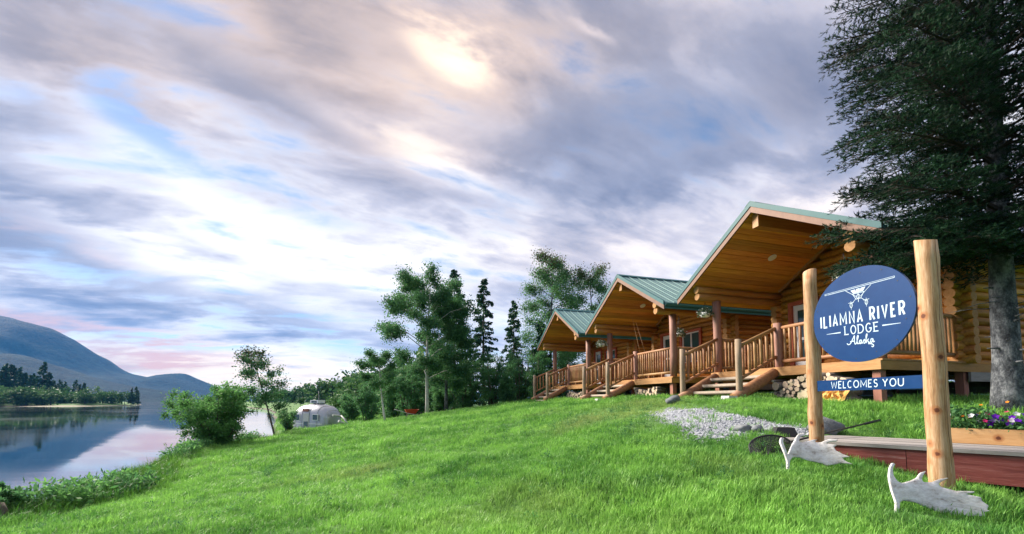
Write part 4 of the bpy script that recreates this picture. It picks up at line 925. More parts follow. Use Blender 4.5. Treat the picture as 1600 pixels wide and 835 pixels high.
# ------------------------------------------------------------------ gravel
GPOLY = np.array([(2.88, 8.67), (3.56, 9.74), (3.98, 8.79), (4.21, 7.65), (4.45, 7.29), (4.9, 6.95), (4.42, 6.37), (3.93, 6.46), (3.54, 6.46), (3.01, 6.04), (2.67, 6.3), (2.67, 6.76)])
def gravel():
    rng = np.random.default_rng(12)
    X, Y = np.meshgrid(np.arange(1.8, 5.6, 0.07), np.arange(5.2, 10.6, 0.07)); d = sdist(X, Y, GPOLY)
    Z = height(X.ravel(), Y.ravel()).reshape(X.shape)+np.where(d > 0.05, 0.004, -0.05); ny, nx = X.shape
    Q = [(r*nx+c, r*nx+c+1, (r+1)*nx+c+1, (r+1)*nx+c) for r in range(ny-1) for c in range(nx-1) if d[r:r+2, c:c+2].max() > 0]
    o = put('gravel_path', np_mesh('gravel_path', np.c_[X.ravel(), Y.ravel(), Z.ravel()], Q, M['gravel'], smooth=True)); tag(o, kind='structure')
    n = 52000; x = rng.uniform(1.8, 5.6, n); y = rng.uniform(5.2, 10.6, n); dd = sdist(x, y, GPOLY)+rng.normal(size=n)*0.13; k = dd > 0.02; x, y = x[k], y[k]; n = len(x); z = height(x, y)+0.004
    base = np.array([(1, 0, 0), (-1, 0, 0), (0, 1, 0), (0, -1, 0), (0, 0, 1), (0, 0, -1)], float); fc = np.array([(0, 2, 4), (2, 1, 4), (1, 3, 4), (3, 0, 4), (2, 0, 5), (1, 2, 5), (3, 1, 5), (0, 3, 5)])
    s = rng.gamma(3, 0.0032, n)+0.004; V = base[None]*rng.uniform(0.6, 1.3, (n, 6, 1))*s[:, None, None]*np.array([1.1, 1.1, 0.7])+rng.normal(size=(n, 6, 3))*s[:, None, None]*0.25
    th = rng.uniform(0, 6.28, n); c_, s_ = np.cos(th)[:, None], np.sin(th)[:, None]; Vx = V[..., 0]*c_-V[..., 1]*s_; Vy = V[..., 0]*s_+V[..., 1]*c_
    V = np.stack([Vx+x[:, None], Vy+y[:, None], V[..., 2]+z[:, None]-0.004], -1).reshape(-1, 3); Q = (fc[None]+6*np.arange(n)[:, None, None]).reshape(-1, 3)
    o = put('gravel_stones', np_mesh('gravel_stones', V, Q, M['gravel'])); tag(o, 'loose pale grey gravel in front of the nearest cabin steps', 'gravel', kind='stuff')
gravel()

# ------------------------------------------------------------------ the big spruce beside the sign
def spruce_branch(L, seed):
    rng = np.random.default_rng(seed); mb = MB()
    ax = lambda t: np.array([L*t, 0.10*L*math.sin(2.2*t+seed)*t*0.5, L*(0.08*t-0.40*t*t+0.22*t**3)])
    mb.tube([ax(t) for t in np.linspace(0, 1, 7)], [0.030*(L/3)*(1-0.85*t)+0.004 for t in np.linspace(0, 1, 7)], 5)
    S0, S1 = [], []
    def twig(p, d, l):
        S0.append(p); S1.append(p+d*l)
    n2 = int(L*19)
    for i in range(n2):
        t = 0.10+0.90*(i+rng.random())/n2; p = ax(t); dd = ax(min(t+0.02, 1.02))-ax(t-0.02); dd /= np.linalg.norm(dd)
        side = 1 if i % 2 else -1; l2 = (0.22+0.62*L/3.0*math.sin(math.pi*(0.18+t*0.58))**0.8)*rng.uniform(0.55, 1.1)*(1.05-0.35*t)
        q = np.array([-dd[1], dd[0], 0])*side; d2 = dd*rng.uniform(0.45, 0.9)+q*rng.uniform(0.6, 1.0)+np.array([0, 0, rng.uniform(-0.30, 0.30)]); d2 /= np.linalg.norm(d2)
        e = p+d2*l2+np.array([0, 0, -0.12*l2])
        if l2 > 0.25: mb.tube([p, (p+e)/2+np.array([0, 0, 0.02]), e], [0.008, 0.005, 0.002], 3)
        n3 = max(2, int(l2/0.060))
        for j in range(n3):
            u = (j+0.5+rng.uniform(-.3, .3))/n3
            if u < 0.18: continue
            b = p+(e-p)*u; sgn = 1 if j % 2 else -1; q3 = np.array([-d2[1], d2[0], 0])*sgn
            d3 = d2*0.75+q3*rng.uniform(0.4, 0.9)+np.array([0, 0, rng.uniform(-0.25, 0.60)]); d3 /= np.linalg.norm(d3); twig(b, d3, rng.uniform(0.09, 0.17)*(1.2-0.5*u))
        twig(e-(e-p)*0.12, d2, 0.14)
    S0 = np.array(S0); S1 = np.array(S1); k = 13; n = len(S0)
    f = (np.arange(k)+0.5)/k; base = S0[:, None]+(S1-S0)[:, None]*f[None, :, None]; ax3 = (S1-S0); ax3 /= np.linalg.norm(ax3, axis=1)[:, None]
    rd = rng.normal(size=(n, k, 3)); rd[..., 2] += 0.35; rd -= ax3[:, None]*np.sum(rd*ax3[:, None], -1, keepdims=True); rd /= np.linalg.norm(rd, axis=-1, keepdims=True)
    tip = base+(rd*0.7+ax3[:, None]*0.75)*rng.uniform(0.04, 0.066, (n, k, 1)); sd = np.cross(ax3[:, None], rd)*0.0070
    V = np.stack([base-sd, base+sd, tip], 2).reshape(-1, 3); Q = np.arange(len(V)).reshape(-1, 3)
    me = bpy.data.meshes.new('branch'); nv = len(mb.v); V = np.r_[np.array(mb.v), V]
    faces = mb.f+[tuple(x) for x in (Q+nv)]; me.from_pydata(V.tolist(), [], faces); me.materials.append(M['twig']); me.materials.append(M['needle'])
    me.polygons.foreach_set('material_index', [0]*len(mb.f)+[1]*len(Q))
    a = me.attributes.new('tint', 'FLOAT', 'FACE'); tw = np.repeat(rng.random(n), k); a.data.foreach_set('value', np.r_[np.zeros(len(mb.f)), tw].astype(np.float32)); me.update(); return me
def big_spruce():
    bx, by = 8.52, 7.2; zb = gz(bx, by); T = empty('spruce_tree', (bx, by, zb)); tag(T, 'big dark spruce with grey trunk leaning over the nearest cabin roof', 'tree')
    q = random.Random(3); H = 17.0; mb = MB()
    pts = [(0.10*math.sin(t*3), 0.06*math.sin(t*4+1), -0.3+(H+0.3)*t) for t in np.linspace(0, 1, 30)]
    rad = [(0.178*(1-0.93*t)+(0.10*math.exp(-t*26)))*q.uniform(0.97, 1.03) for t in np.linspace(0, 1, 30)]
    mb.tube(pts, rad, 18, 0, 0, True, 0.035, q); mb.build('trunk', M['bark_grey'], T)
    st = MB()
    for i in range(16):
        a = q.uniform(0, 6.28); z = q.uniform(0.7, 2.9); l = q.uniform(0.03, 0.22); r = 0.17; st.tube([(r*math.cos(a)*0.8, r*math.sin(a)*0.8, z), ((r+l)*math.cos(a), (r+l)*math.sin(a), z+q.uniform(-.02, .04))], [0.018, 0.008], 5)
    for i in range(26):
        a = q.uniform(0, 6.28); z = q.uniform(1.6, 3.4); l = q.uniform(0.25, 0.75); p0 = Vector((0.13*math.cos(a), 0.13*math.sin(a), z)); p1 = p0+Vector((math.cos(a)*l, math.sin(a)*l, q.uniform(-.25, .05)*l)); st.tube([p0, (p0+p1)/2+Vector((0, 0, 0.03)), p1], [0.009, 0.006, 0.002], 4)
    st.build('branch_stub', M['bark_grey'], T)
    K = empty('crown', (0, 0, 0), 0, T); var = {}
    for L in (3.3, 2.7, 2.0, 1.3, 0.8): var[L] = [spruce_branch(L, int(L*100)+k) for k in range(3)]
    def add(z, az, want, pitch=0.0):
        L = min(var, key=lambda v: abs(v-want)); s = want/L
        o = put('branch', q.choice(var[L]), K, (0.06*math.cos(az), 0.06*math.sin(az), z)); o.scale = (s, s, s); o.rotation_euler = (q.uniform(-0.25, 0.25), -pitch, az)
    z = 2.75; k = 0
    while z < H-0.3:
        t = (z-2.6)/(H-2.6); l = 2.12*min(1.0, 1.45*(1-t))**0.9+0.2
        if z < 3.5: l *= 0.95
        for j in range(7 if t < 0.75 else 5):
            az = k*0.9+j*2*math.pi/(7 if t < 0.75 else 5)+q.uniform(-.25, .25)
            # fewer and shorter low boughs on the far side over the cabin
            add(z+q.uniform(-.12, .12), az, l*q.uniform(0.70, 1.08), q.uniform(-0.12, 0.22)+0.30*t)
        z += 0.29; k += 1
    for z, az, l, p in ((2.9, 2.95, 2.4, -0.02), (3.1, 3.3, 2.5, 0.05), (2.8, 3.7, 2.0, 0.0), (3.0, 4.1, 2.0, 0.0), (3.3, 3.0, 2.6, 0.05), (3.5, 3.45, 2.7, 0.1), (2.75, 4.6, 1.8, 0.0), (2.85, 3.15, 2.1, -0.1)): add(z, az, l, p)
big_spruce()

# ------------------------------------------------------------------ other trees
def conifer_mesh(H, Rb, seed, nb=95, per=46, size=0.20, bare=0.06, column=0.7):
    rng = np.random.default_rng(seed); P, D, T = [], [], []
    for i in range(nb):
        t = (i+rng.random())/nb; z = H*(bare+(1-bare)*t); l = Rb*((1-t)**column)*rng.uniform(0.55, 1.15)+0.05*Rb; az = rng.uniform(0, 6.28)
        m = int(per*(0.35+0.65*l/Rb)); s = rng.random(m)**0.6
        x = l*s; dr = -0.32*l*s+0.14*l*s*s
        lat = rng.normal(size=m)*0.12*l*(1.1-s)+rng.normal(size=m)*0.05*Rb
        pz = z+dr+rng.normal(size=m)*0.035*Rb
        P.append(np.c_[x*math.cos(az)-lat*math.sin(az), x*math.sin(az)+lat*math.cos(az), pz]); D.append(np.tile([math.cos(az), math.sin(az), -0.55], (m, 1))); T.append(np.full(m, rng.random()))
    P = np.concatenate(P); D = np.concatenate(D)+rng.normal(size=P.shape)*0.45; D /= np.linalg.norm(D, axis=1)[:, None]; T = np.concatenate(T)*0.6+rng.random(len(P))*0.4
    Wd = np.cross(D, rng.normal(size=P.shape)+np.array([0, 0, 1.0])); Wd /= np.linalg.norm(Wd, axis=1)[:, None]; s = (size*rng.uniform(0.6, 1.4, len(P)))[:, None]
    V = np.stack([P-D*s*0.3, P+D*s*0.2+Wd*s*0.26, P+D*s*0.75, P+D*s*0.2-Wd*s*0.26], 1).reshape(-1, 3)
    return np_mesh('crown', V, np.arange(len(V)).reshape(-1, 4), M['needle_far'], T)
def conifer(name, x, y, H, Rb, seed, label, group, **kw):
    t = empty(name, (x, y, gz(x, y)-0.05)); tag(t, label, 'tree', group)
    mb = MB(); mb.tube([(0, 0, -0.2), (0, 0, H*0.5), (0, 0, H*0.985)], [H*0.014, H*0.008, 0.012], 7); mb.build('trunk', M['bark_dark'], t)
    put('crown', conifer_mesh(H, Rb, seed, **kw), t); return t
def decid(name, x, y, H, seed, label, group=None, lean=(0, 0), crown_from=0.3, spread=0.28, limbs=16, leaves=9000, size=0.13, leafmat='birchleaf', barkmat='bark_birch', tr=None, clump=0.16, droop=0.25, cat='tree', stems=1, top_mat=None):
    rng = np.random.default_rng(seed); q = random.Random(seed); T = empty(name, (x, y, gz(x, y)-0.05)); tag(T, label, cat, group)
    mb = MB(); tips = []; tr = tr or H*0.013
    for s in range(stems):
        sa = 2*math.pi*s/stems+q.uniform(-.4, .4); so_ = 0.0 if stems == 1 else q.uniform(0.12, 0.30)*H*spread*2
        Hs = H*(1 if s == 0 else q.uniform(0.7, 0.98))
        ph = q.uniform(0, 6)
        path = lambda t, so_=so_, sa=sa, Hs=Hs, ph=ph: Vector((lean[0]*t+so_*math.cos(sa)*t+0.018*Hs*math.sin(3.5*t+ph)*t, lean[1]*t+so_*math.sin(sa)*t+0.018*Hs*math.cos(4*t+ph)*t, Hs*t))
        mb.tube([path(t)+Vector((0, 0, -0.15 if t == 0 else 0)) for t in np.linspace(0, 0.97, 10)], [tr*(1.15 if t == 0 else 1)*(1-0.9*t)+0.006 for t in np.linspace(0, 0.97, 10)], 8)
        nl = max(3, limbs//stems)
        for i in range(nl):
            t = crown_from+(0.97-crown_from)*(i+q.random()*0.8)/nl; p = path(t); az = i*2.4+q.uniform(-.5, .5)
            f = (t-crown_from)/(1-crown_from); l = H*spread*(0.45+0.9*math.sin(math.pi*min(1, 0.22+f*0.72)))*q.uniform(0.65, 1.1)
            up = 0.35+0.65*f; d = Vector((math.cos(az), math.sin(az), up)).normalized()
            m1 = p+d*l*0.55+Vector((0, 0, 0.05*l)); e = p+d*l+Vector((0, 0, -droop*0.3*l)); r0 = tr*(1-0.85*t)*0.55
            mb.tube([p, m1, e], [r0, r0*0.6, r0*0.15+0.003], 5)
            for k in range(5):
                u = q.uniform(0.35, 1.0); b = p.lerp(m1, u*1.8) if u < 0.55 else m1.lerp(e, (u-0.55)/0.45); a2 = az+q.uniform(-1.3, 1.3)
                e2 = b+Vector((math.cos(a2), math.sin(a2), q.uniform(-0.35, 0.6))).normalized()*l*q.uniform(0.22, 0.45); mb.tube([b, e2], [r0*0.35+0.002, 0.003], 4); tips += [np.array(b.lerp(e2, v)) for v in (0.45, 0.75, 1.0)]
            tips.append(np.array(e))
        tips.append(np.array(path(0.97)))
    mb.build('trunk', M[barkmat], T)
    leaves = int(leaves*3.6); size = size*0.86
    tips = np.array(tips); wgt = rng.gamma(1.6, 1.0, len(tips)); wgt /= wgt.sum(); idx = rng.choice(len(tips), leaves, p=wgt)
    P = tips[idx]+np.clip(rng.normal(size=(leaves, 3)), -1.35, 1.35)*np.array([1, 1, 0.85])*clump*H*0.26*rng.uniform(0.2, 1.2, (leaves, 1)); P[:, 2] -= np.abs(rng.normal(size=leaves))*droop*clump*H*0.2
    P = P[P[:, 2] > 0.05*H]
    Vv, Q = leaf_quads(P, size, rng, 0.62, 0.4, droop); tint = (0.5*rng.random(len(tips))[idx][:len(P)]+0.5*rng.random(len(P)))
    me = np_mesh('crown', Vv, Q, [M[leafmat]]+([M[top_mat]] if top_mat else []), tint)
    if top_mat: me.polygons.foreach_set('material_index', (P[:, 2] > H*0.96+rng.normal(size=len(P))*H*0.07).astype(np.int32))
    put('crown', me, T); return T
def bush(name, x, y, H, Wd, seed, label, group=None, leaves=7000, size=0.10, leafmat='alderleaf', stems=9, cat='bush', low=0.05):
    rng = np.random.default_rng(seed); q = random.Random(seed); T = empty(name, (x, y, gz(x, y)-0.03)); tag(T, label, cat, group); mb = MB(); tips = []
    for s in range(stems):
        a = 2*math.pi*s/stems+q.uniform(-.4, .4); sp = q.uniform(0.15, 1.0)*Wd*0.5; h = H*q.uniform(0.6, 1.0)*(1.08-0.42*(sp/(Wd*0.5))**2)
        p0 = Vector((0.06*Wd*math.cos(a), 0.06*Wd*math.sin(a), -0.1)); p1 = Vector((sp*0.55*math.cos(a), sp*0.55*math.sin(a), h*0.55)); p2 = Vector((sp*math.cos(a), sp*math.sin(a), h)); r0 = 0.012*H+0.004
        mb.tube([p0, p1, p2], [r0, r0*0.7, 0.004], 5)
        for k in range(14):
            u = q.uniform(0.12, 1.0); b = p0.lerp(p1, u*2) if u < 0.5 else p1.lerp(p2, u*2-1); a2 = q.uniform(0, 6.28); l = Wd*q.uniform(0.08, 0.24)
            e = b+Vector((math.cos(a2), math.sin(a2), q.uniform(-0.1, 0.9))).normalized()*l; e.z = max(e.z, low*H); mb.tube([b, e], [0.006, 0.002], 3); tips += [np.array(b.lerp(e, v)) for v in (0.5, 1.0)]
    mb.build('stems', M['bark_dark'], T)
    leaves = int(leaves*2.4); size = size*0.86
    tips = np.array(tips); wgt = rng.gamma(1.8, 1, len(tips)); wgt /= wgt.sum(); idx = rng.choice(len(tips), leaves, p=wgt); P = tips[idx]+np.clip(rng.normal(size=(leaves, 3)), -1.5, 1.5)*0.040*(H+Wd)*0.5*rng.uniform(0.2, 1.3, (leaves, 1)); P[:, 2] = np.abs(P[:, 2])+0.01
    Vv, Q = leaf_quads(P, size, rng, 0.5, 0.5, -0.2); put('foliage', np_mesh('foliage', Vv, Q, M[leafmat], 0.55*rng.random(len(tips))[idx]+0.45*rng.random(leaves)), T); return T
def at(px, Y): return (px-PPX)/F*Y, Y
def hgt(ytop, Y, x, y): return CAM[2]+(HZ-ytop)/F*Y-gz(x, y)

x, y = at(668, 29); decid('birch_tree', x, y, hgt(442, 29, x, y), 11, 'broad birch with a pale trunk at the lawn edge left of the spruces', crown_from=0.26, spread=0.27, limbs=24, leaves=15000, size=0.14, tr=0.13, clump=0.15)
x, y = at(698, 31); decid('birch_tree', x, y, hgt(470, 31, x, y), 12, 'second birch with a dark trunk just right of the broad pale birch', crown_from=0.2, spread=0.2, limbs=20, leaves=11000, size=0.14, tr=0.13, leafmat='alderleaf', barkmat='bark_grey', clump=0.15)
x, y = at(603, 25); decid('birch_sapling', x, y, hgt(556, 25, x, y), 13, 'slim birch sapling with a leaning white trunk on the lawn edge', lean=(-0.55, 0), crown_from=0.42, spread=0.26, limbs=14, leaves=4200, size=0.11, tr=0.065, clump=0.2)
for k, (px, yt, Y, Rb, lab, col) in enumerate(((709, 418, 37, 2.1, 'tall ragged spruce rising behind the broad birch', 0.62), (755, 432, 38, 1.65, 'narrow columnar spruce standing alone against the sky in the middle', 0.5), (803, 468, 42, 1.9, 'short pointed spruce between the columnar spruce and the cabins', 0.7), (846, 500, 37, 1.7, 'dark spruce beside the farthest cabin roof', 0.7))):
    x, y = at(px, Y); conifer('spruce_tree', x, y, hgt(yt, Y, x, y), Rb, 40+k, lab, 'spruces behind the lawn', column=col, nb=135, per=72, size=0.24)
x, y = at(862, 37); decid('poplar_tree', x, y, hgt(402, 37, x, y), 21, 'tall open-crowned poplar behind the farthest cabin', crown_from=0.28, spread=0.165, limbs=26, leaves=9000, size=0.15, tr=0.14, leafmat='birchleaf', barkmat='bark_grey', clump=0.15, top_mat='rustleaf')
x, y = at(926, 38); decid('poplar_tree', x, y, hgt(420, 38, x, y), 22, 'second open-crowned poplar seen between the farthest and middle cabin roofs', crown_from=0.3, spread=0.18, limbs=22, leaves=7500, size=0.15, tr=0.13, leafmat='birchleaf', barkmat='bark_grey', clump=0.15, top_mat='rustleaf')
BU = [(770, 545, 31, 3.6, 'large round alder bush between the birch and the farthest cabin'), (812, 520, 36, 3.6, 'tall alder bush left of the farthest cabin'), (842, 540, 31, 3.0, 'alder bush touching the far side of the farthest cabin'), (728, 560, 33, 3.2, 'dark alder bush under the tall ragged spruce'),
      (640, 575, 33, 3.4, 'alder bush behind the broad birch trunk'), (615, 590, 36, 3.2, 'alder bush behind the birch sapling'), (575, 600, 40, 3.4, 'low alder bush left of the birch sapling'), (690, 580, 35, 3.0, 'shaded alder bush behind the two birches'), (548, 615, 44, 3.4, 'alder thicket just right of the silver trailer'), (880, 520, 40, 4.2, 'alder bush seen through the farthest cabin porch'), (905, 545, 36, 3.6, 'alder bush behind the farthest cabin steps'), (790, 590, 29.5, 1.7, 'small pale bush at the lawn edge in front of the alders')]
for k, (px, yt, Y, Wd, lab) in enumerate(BU):
    x, y = at(px, Y); bush('alder_bush', x, y, hgt(yt, Y, x, y), Wd, 60+k, lab, 'alder bushes at the lawn edge', leaves=6500, size=0.13)
for k, (x, y, h, wd, lab) in enumerate(((12.5, 27.5, 3.2, 4.5, 'alder bush behind the back of the farthest cabin'), (17.5, 24.0, 3.0, 5.0, 'alder bush behind the gap between middle and nearest cabins'), (21.5, 19.5, 3.2, 5.0, 'alder bush behind the back of the nearest cabin'), (22.5, 14.5, 3.0, 5.0, 'alder bush far right beyond the nearest cabin side wall'), (17.0, 7.6, 2.4, 4.2, 'alder bush behind the spruce trunk at the right edge'))):
    bush('alder_bush', x, y, h, wd, 110+k, lab, 'alder bushes at the lawn edge', leaves=5000, size=0.14)
x, y = at(342, 17.8); bush('willow_bush', x, y, 2.6, 3.6, 90, 'big round willow bush on the river bank', leaves=13000, size=0.105, leafmat='willowleaf', stems=16)
x, y = at(437, 22.5); decid('bank_tree', x, y, hgt(550, 22.5, x, y), 91, 'thin leaning tree with sparse crown beside the willow bush', lean=(-1.45, 0), crown_from=0.38, spread=0.16, limbs=15, leaves=2300, size=0.11, tr=0.05, leafmat='alderleaf', barkmat='bark_dark', clump=0.2, top_mat='rustleaf')
x, y = at(452, 27); bush('alder_bush', x, y, 1.75, 1.5, 92, 'small upright bush at the left side of the silver trailer', 'alder bushes at the lawn edge', leaves=2200, size=0.09, stems=6)
x, y = at(8, 7.3); bush('leafy_shrub', x, y, 0.60, 0.85, 93, 'dark leafy shrub at the left edge on the river bank', leaves=1500, size=0.085, leafmat='alderleaf', stems=9)
x, y = at(128, 9.0); bush('leafy_shrub', x, y, 0.50, 0.9, 94, 'low dark shrub hanging over the eroded bank', leaves=1300, size=0.06, leafmat='alderleaf', stems=7)
x, y = at(180, 10.2); bush('leafy_shrub', x, y, 0.55, 1.1, 95, 'low green shrub on the bank crest right of the eroded patch', leaves=1500, size=0.06, leafmat='willowleaf', stems=7)
for k, (px, Y, h, lab) in enumerate(((16, 6.9, 0.30, 'dark rotten stump at the left edge under the leafy shrub'), (72, 8.1, 0.36, 'slim weathered stump leaning on the bank beside the tall weeds'))):
    x, y = at(px, Y); mb = MB(); q = random.Random(k); mb.tube([(0, 0, -0.3), (0.02, 0, h*0.5), (-0.05, 0.02, h)], [0.085, 0.07, 0.05], 9, 0, 0, True, 0.15, q); o = mb.build('tree_stump', M['bark_dark'], None, (x, y, gz(x, y))); tag(o, lab, 'stump', 'stumps on the bank')

def sand_bar():
    n = 40; c = np.array([-262.0, 246.0]); ax = np.array([0.82, 0.57]); ay = np.array([-0.57, 0.82]); rng = np.random.default_rng(2); V = []; Q = []
    for r_ in range(4):
        for k in range(n):
            a = 2*math.pi*k/n; w = (1-r_/3.0)*(1+0.12*math.sin(3*a)+0.07*math.sin(7*a)); p = c+ax*30*w*math.cos(a)+ay*5.5*w*math.sin(a); V.append((p[0], p[1], -0.4+0.30*r_))
    for r_ in range(3): Q += [(r_*n+k, r_*n+(k+1) % n, (r_+1)*n+(k+1) % n, (r_+1)*n+k) for k in range(n)]
    o = put('sand_bar', np_mesh('sand_bar', V, Q, M['sand'], smooth=True)); tag(o, kind='structure')
M['sand'] = pmat('pale_sand', [(0.3, (0.24, 0.21, 0.14)), (0.7, (0.38, 0.34, 0.24))], (1, 1, 1), 0.4, 5, 0.95, 0.2, 0.05, 0)
sand_bar()
# far woods: individual trees, shared meshes
FC = [conifer_mesh(11, 2.0, 300+k, nb=60, per=22, size=0.75, column=0.75) for k in range(3)]
def far_decid_mesh(seed):
    rng = np.random.default_rng(seed); n = 900; c = rng.normal(size=(16, 3))*np.array([1.6, 1.6, 1.5])+np.array([0, 0, 4.2]); P = c[rng.integers(0, 16, n)]+rng.normal(size=(n, 3))*0.85; P[:, 2] = np.maximum(P[:, 2], 0.2)
    Vv, Q = leaf_quads(P, 0.85, rng, 0.7); return np_mesh('crown', Vv, Q, M['farleaf'], rng.random(n))
FD = [far_decid_mesh(330+k) for k in range(4)]
_t = MB(); _t.tube([(0, 0, -0.5), (0, 0, 5), (0, 0, 10.5)], [0.18, 0.1, 0.02], 6); FTC = _t.mesh('trunk', M['bark_dark']); _t = MB(); _t.tube([(0, 0, -0.5), (0, 0, 2), (0.2, 0, 4)], [0.2, 0.14, 0.05], 6); FTD = _t.mesh('trunk', M['bark_grey'])
def far_tree(x, y, H, con, q, label, group):
    T = empty('conifer_tree' if con else 'broadleaf_tree', (x, y, gz(x, y)-0.1), q.uniform(0, 6.28)); s = H/(11 if con else 7.2); k = s*q.uniform(0.8, 1.1)*(1.0 if con else 1.25); T.scale = (k, k, s)
    put('trunk', FTC if con else FTD, T); put('crown', q.choice(FC if con else FD), T); tag(T, label, 'tree', group)
q = random.Random(77)
for k in range(80):   # dark conifers behind the far left shore
    px = q.uniform(-170, 132); Y = q.uniform(285, 330); x, y = at(px, Y); top = 570+max(0, px)*0.20+q.uniform(-4, 14)
    if sdist(np.array([x]), np.array([y]), FAR)[0] > 6: far_tree(x, y, max(8, hgt(top, Y, x, y)), True, q, 'dark conifer in the wood above the far left shore', 'conifers of the far left shore')
for px, top, Y in ((66, 566, 286), (206, 606, 300), (213, 604, 303), (216, 610, 300)):
    x, y = at(px, Y); far_tree(x, y, hgt(top, Y, x, y), True, q, 'taller dark conifer standing out above the far left shore', 'outstanding far conifers')
for k in range(230):   # pale broadleaf fringe
    px = q.uniform(-170, 232); Y = q.uniform(236, 318); x, y = at(px, Y); d = sdist(np.array([x]), np.array([y]), FAR)[0]
    if 5 < d < 45: far_tree(x, y, max(4.5, hgt(q.uniform(604, 619)+max(0, px)*0.035, Y, x, y)), False, q, 'rounded broadleaf tree along the far left shore', 'broadleaf trees of the far left shore')
def ftop(px): return np.interp(px, [300, 380, 440, 500, 560, 600, 650, 760], [620, 618, 610, 600, 590, 576, 570, 560])
for k in range(150):   # the near bank's wood curving away beyond the trailer
    px = q.uniform(325, 700); tp = ftop(px)+q.uniform(-2, 14); Hh = q.uniform(7, 12); Y = min(560, max(48, (Hh-1)*F/max(6, HZ-tp))); x, y = at(px, Y); d = sdist(np.array([x]), np.array([y]), SHORE)[0]
    if d > 1.5: far_tree(x, y, Hh, q.random() < 0.62, q, 'tree in the hazy wood curving away along the river beyond the trailer', 'trees of the river wood')
for px, top, Y in ((497, 603, 120), (519, 601, 115), (503, 604, 125), (473, 612, 150), (549, 604, 90), (571, 600, 84)):
    x, y = at(px, Y); far_tree(x, y, hgt(top, Y, x, y), True, q, 'pointed conifer rising from the river wood beyond the trailer', 'pointed conifers beyond the trailer')
for px, top, Y in ((560, 612, 62), (585, 596, 55), (535, 618, 60), (520, 622, 75), (470, 622, 95), (625, 585, 50), (655, 580, 48)):
    x, y = at(px, Y); far_tree(x, y, hgt(top, Y, x, y), False, q, 'leafy tree at the edge of the river wood behind the lawn', 'leafy trees behind the lawn')

# ------------------------------------------------------------------ silver trailer, driftwood, wheelbarrow
def trailer():
    x, y = at(497, 34.5); T = empty('travel_trailer', (x, y, gz(x, y)-0.52), R(-24)); T.scale = (0.98, 1.0, 0.98); tag(T, 'silver rounded travel trailer parked by the river', 'trailer')
    # local x = length, -y = the side towards the lawn; rounded ends and roof, straight lower sides
    def ring(t, n=24):
        s = max((1-abs(t)**2.6)**0.5, 0.12) if abs(t) < 1 else 0.12; xx = t*1.95; w = 1.15*(0.45+0.55*s); pts = []
        for k in range(n):
            a = 2*math.pi*(k+0.5)/n; c, s2 = math.cos(a), math.sin(a); e = 0.75 if s2 > 0 else 0.25
            pts.append((xx, w*math.copysign(abs(c)**(0.7 if s2 > 0 else 0.25), c), 1.35+((0.25+1.0*s)*abs(s2)**e if s2 > 0 else -1.0*abs(s2)**e)))
        return pts
    ts = [-1, -0.985, -0.95, -0.88, -0.75, -0.55, -0.3, 0, 0.3, 0.55, 0.75, 0.88, 0.95, 0.985, 1]; n = 24; mb = MB(); v = [p for t in ts for p in ring(t)]
    mb.add(v, [(i*n+k, i*n+(k+1) % n, (i+1)*n+(k+1) % n, (i+1)*n+k) for i in range(len(ts)-1) for k in range(n)]+[tuple(reversed(range(n))), tuple(range((len(ts)-1)*n, len(ts)*n))], 0, True)
    sh = mb.build('shell', M['silver'], T)
    rb = MB()
    for t in (-0.9, -0.6, -0.2, 0.2, 0.6, 0.9): r_ = ring(t); rb.tube([Vector(p)*1.0+Vector((0, p[1]*0.008, (p[2]-1.48)*0.008)) for p in r_]+[Vector(r_[0])], 0.014, 4)
    rb.build('seam', M['concrete'], sh)
    for x0, x1, z0, z1 in ((-1.25, -0.65, 1.3, 1.75), (0.85, 1.35, 1.35, 1.75)):
        wf = MB().box(x0-0.05, x1+0.05, -1.165, -1.12, z0-0.05, z1+0.05).build('window', M['white'], T); MB().box(x0, x1, -1.18, -1.166, z0, z1).build('pane', M['glass'], wf)
    MB().box(-0.20, 0.42, -1.175, -1.13, 0.42, 1.85).build('door', M['concrete'], T); MB().box(-0.12, 0.34, -1.19, -1.176, 0.5, 1.2).build('door_panel', M['glass'], T)
    MB().box(-0.35, 0.25, -1.13, -0.98, 2.0, 2.22).build('vent', M['redpost'], T)
    MB().box(-1.9, 1.9, -1.165, -1.145, 1.0, 1.05).build('belt_trim', M['white'], T)
    ac = MB(); ac.box(-0.45, 0.45, -0.35, 0.35, 2.66, 2.92); ac.box(-0.30, 0.30, -0.36, 0.36, 2.70, 2.84, 1); ac.box(-0.1, 0.1, -0.1, 0.1, 2.5, 2.66); ac.build('roof_unit', [M['white'], M['glass']], T)
    an = MB(); an.tube([(-0.3, 0.4, 2.5), (-0.5, 0.5, 3.7)], 0.012, 4); an.build('antenna', M['white'], T)
    for s in (-1, 1):
        wb = MB(); wb.tube([(0.1, s*1.02, 0.33), (0.1, s*1.2, 0.33)], 0.33, 18); wb.tube([(0.1, s*1.19, 0.33), (0.1, s*1.22, 0.33)], 0.17, 14, 1); wb.build('wheel', [M['black'], M['white']], T)
    h = MB(); h.tube([(2.0, 0.5, 0.5), (3.1, 0, 0.5)], 0.05, 6); h.tube([(2.0, -0.5, 0.5), (3.1, 0, 0.5)], 0.05, 6); h.tube([(2.95, 0, 0.5), (2.95, 0, 0)], 0.04, 6); h.build('hitch', M['black'], T)
trailer()
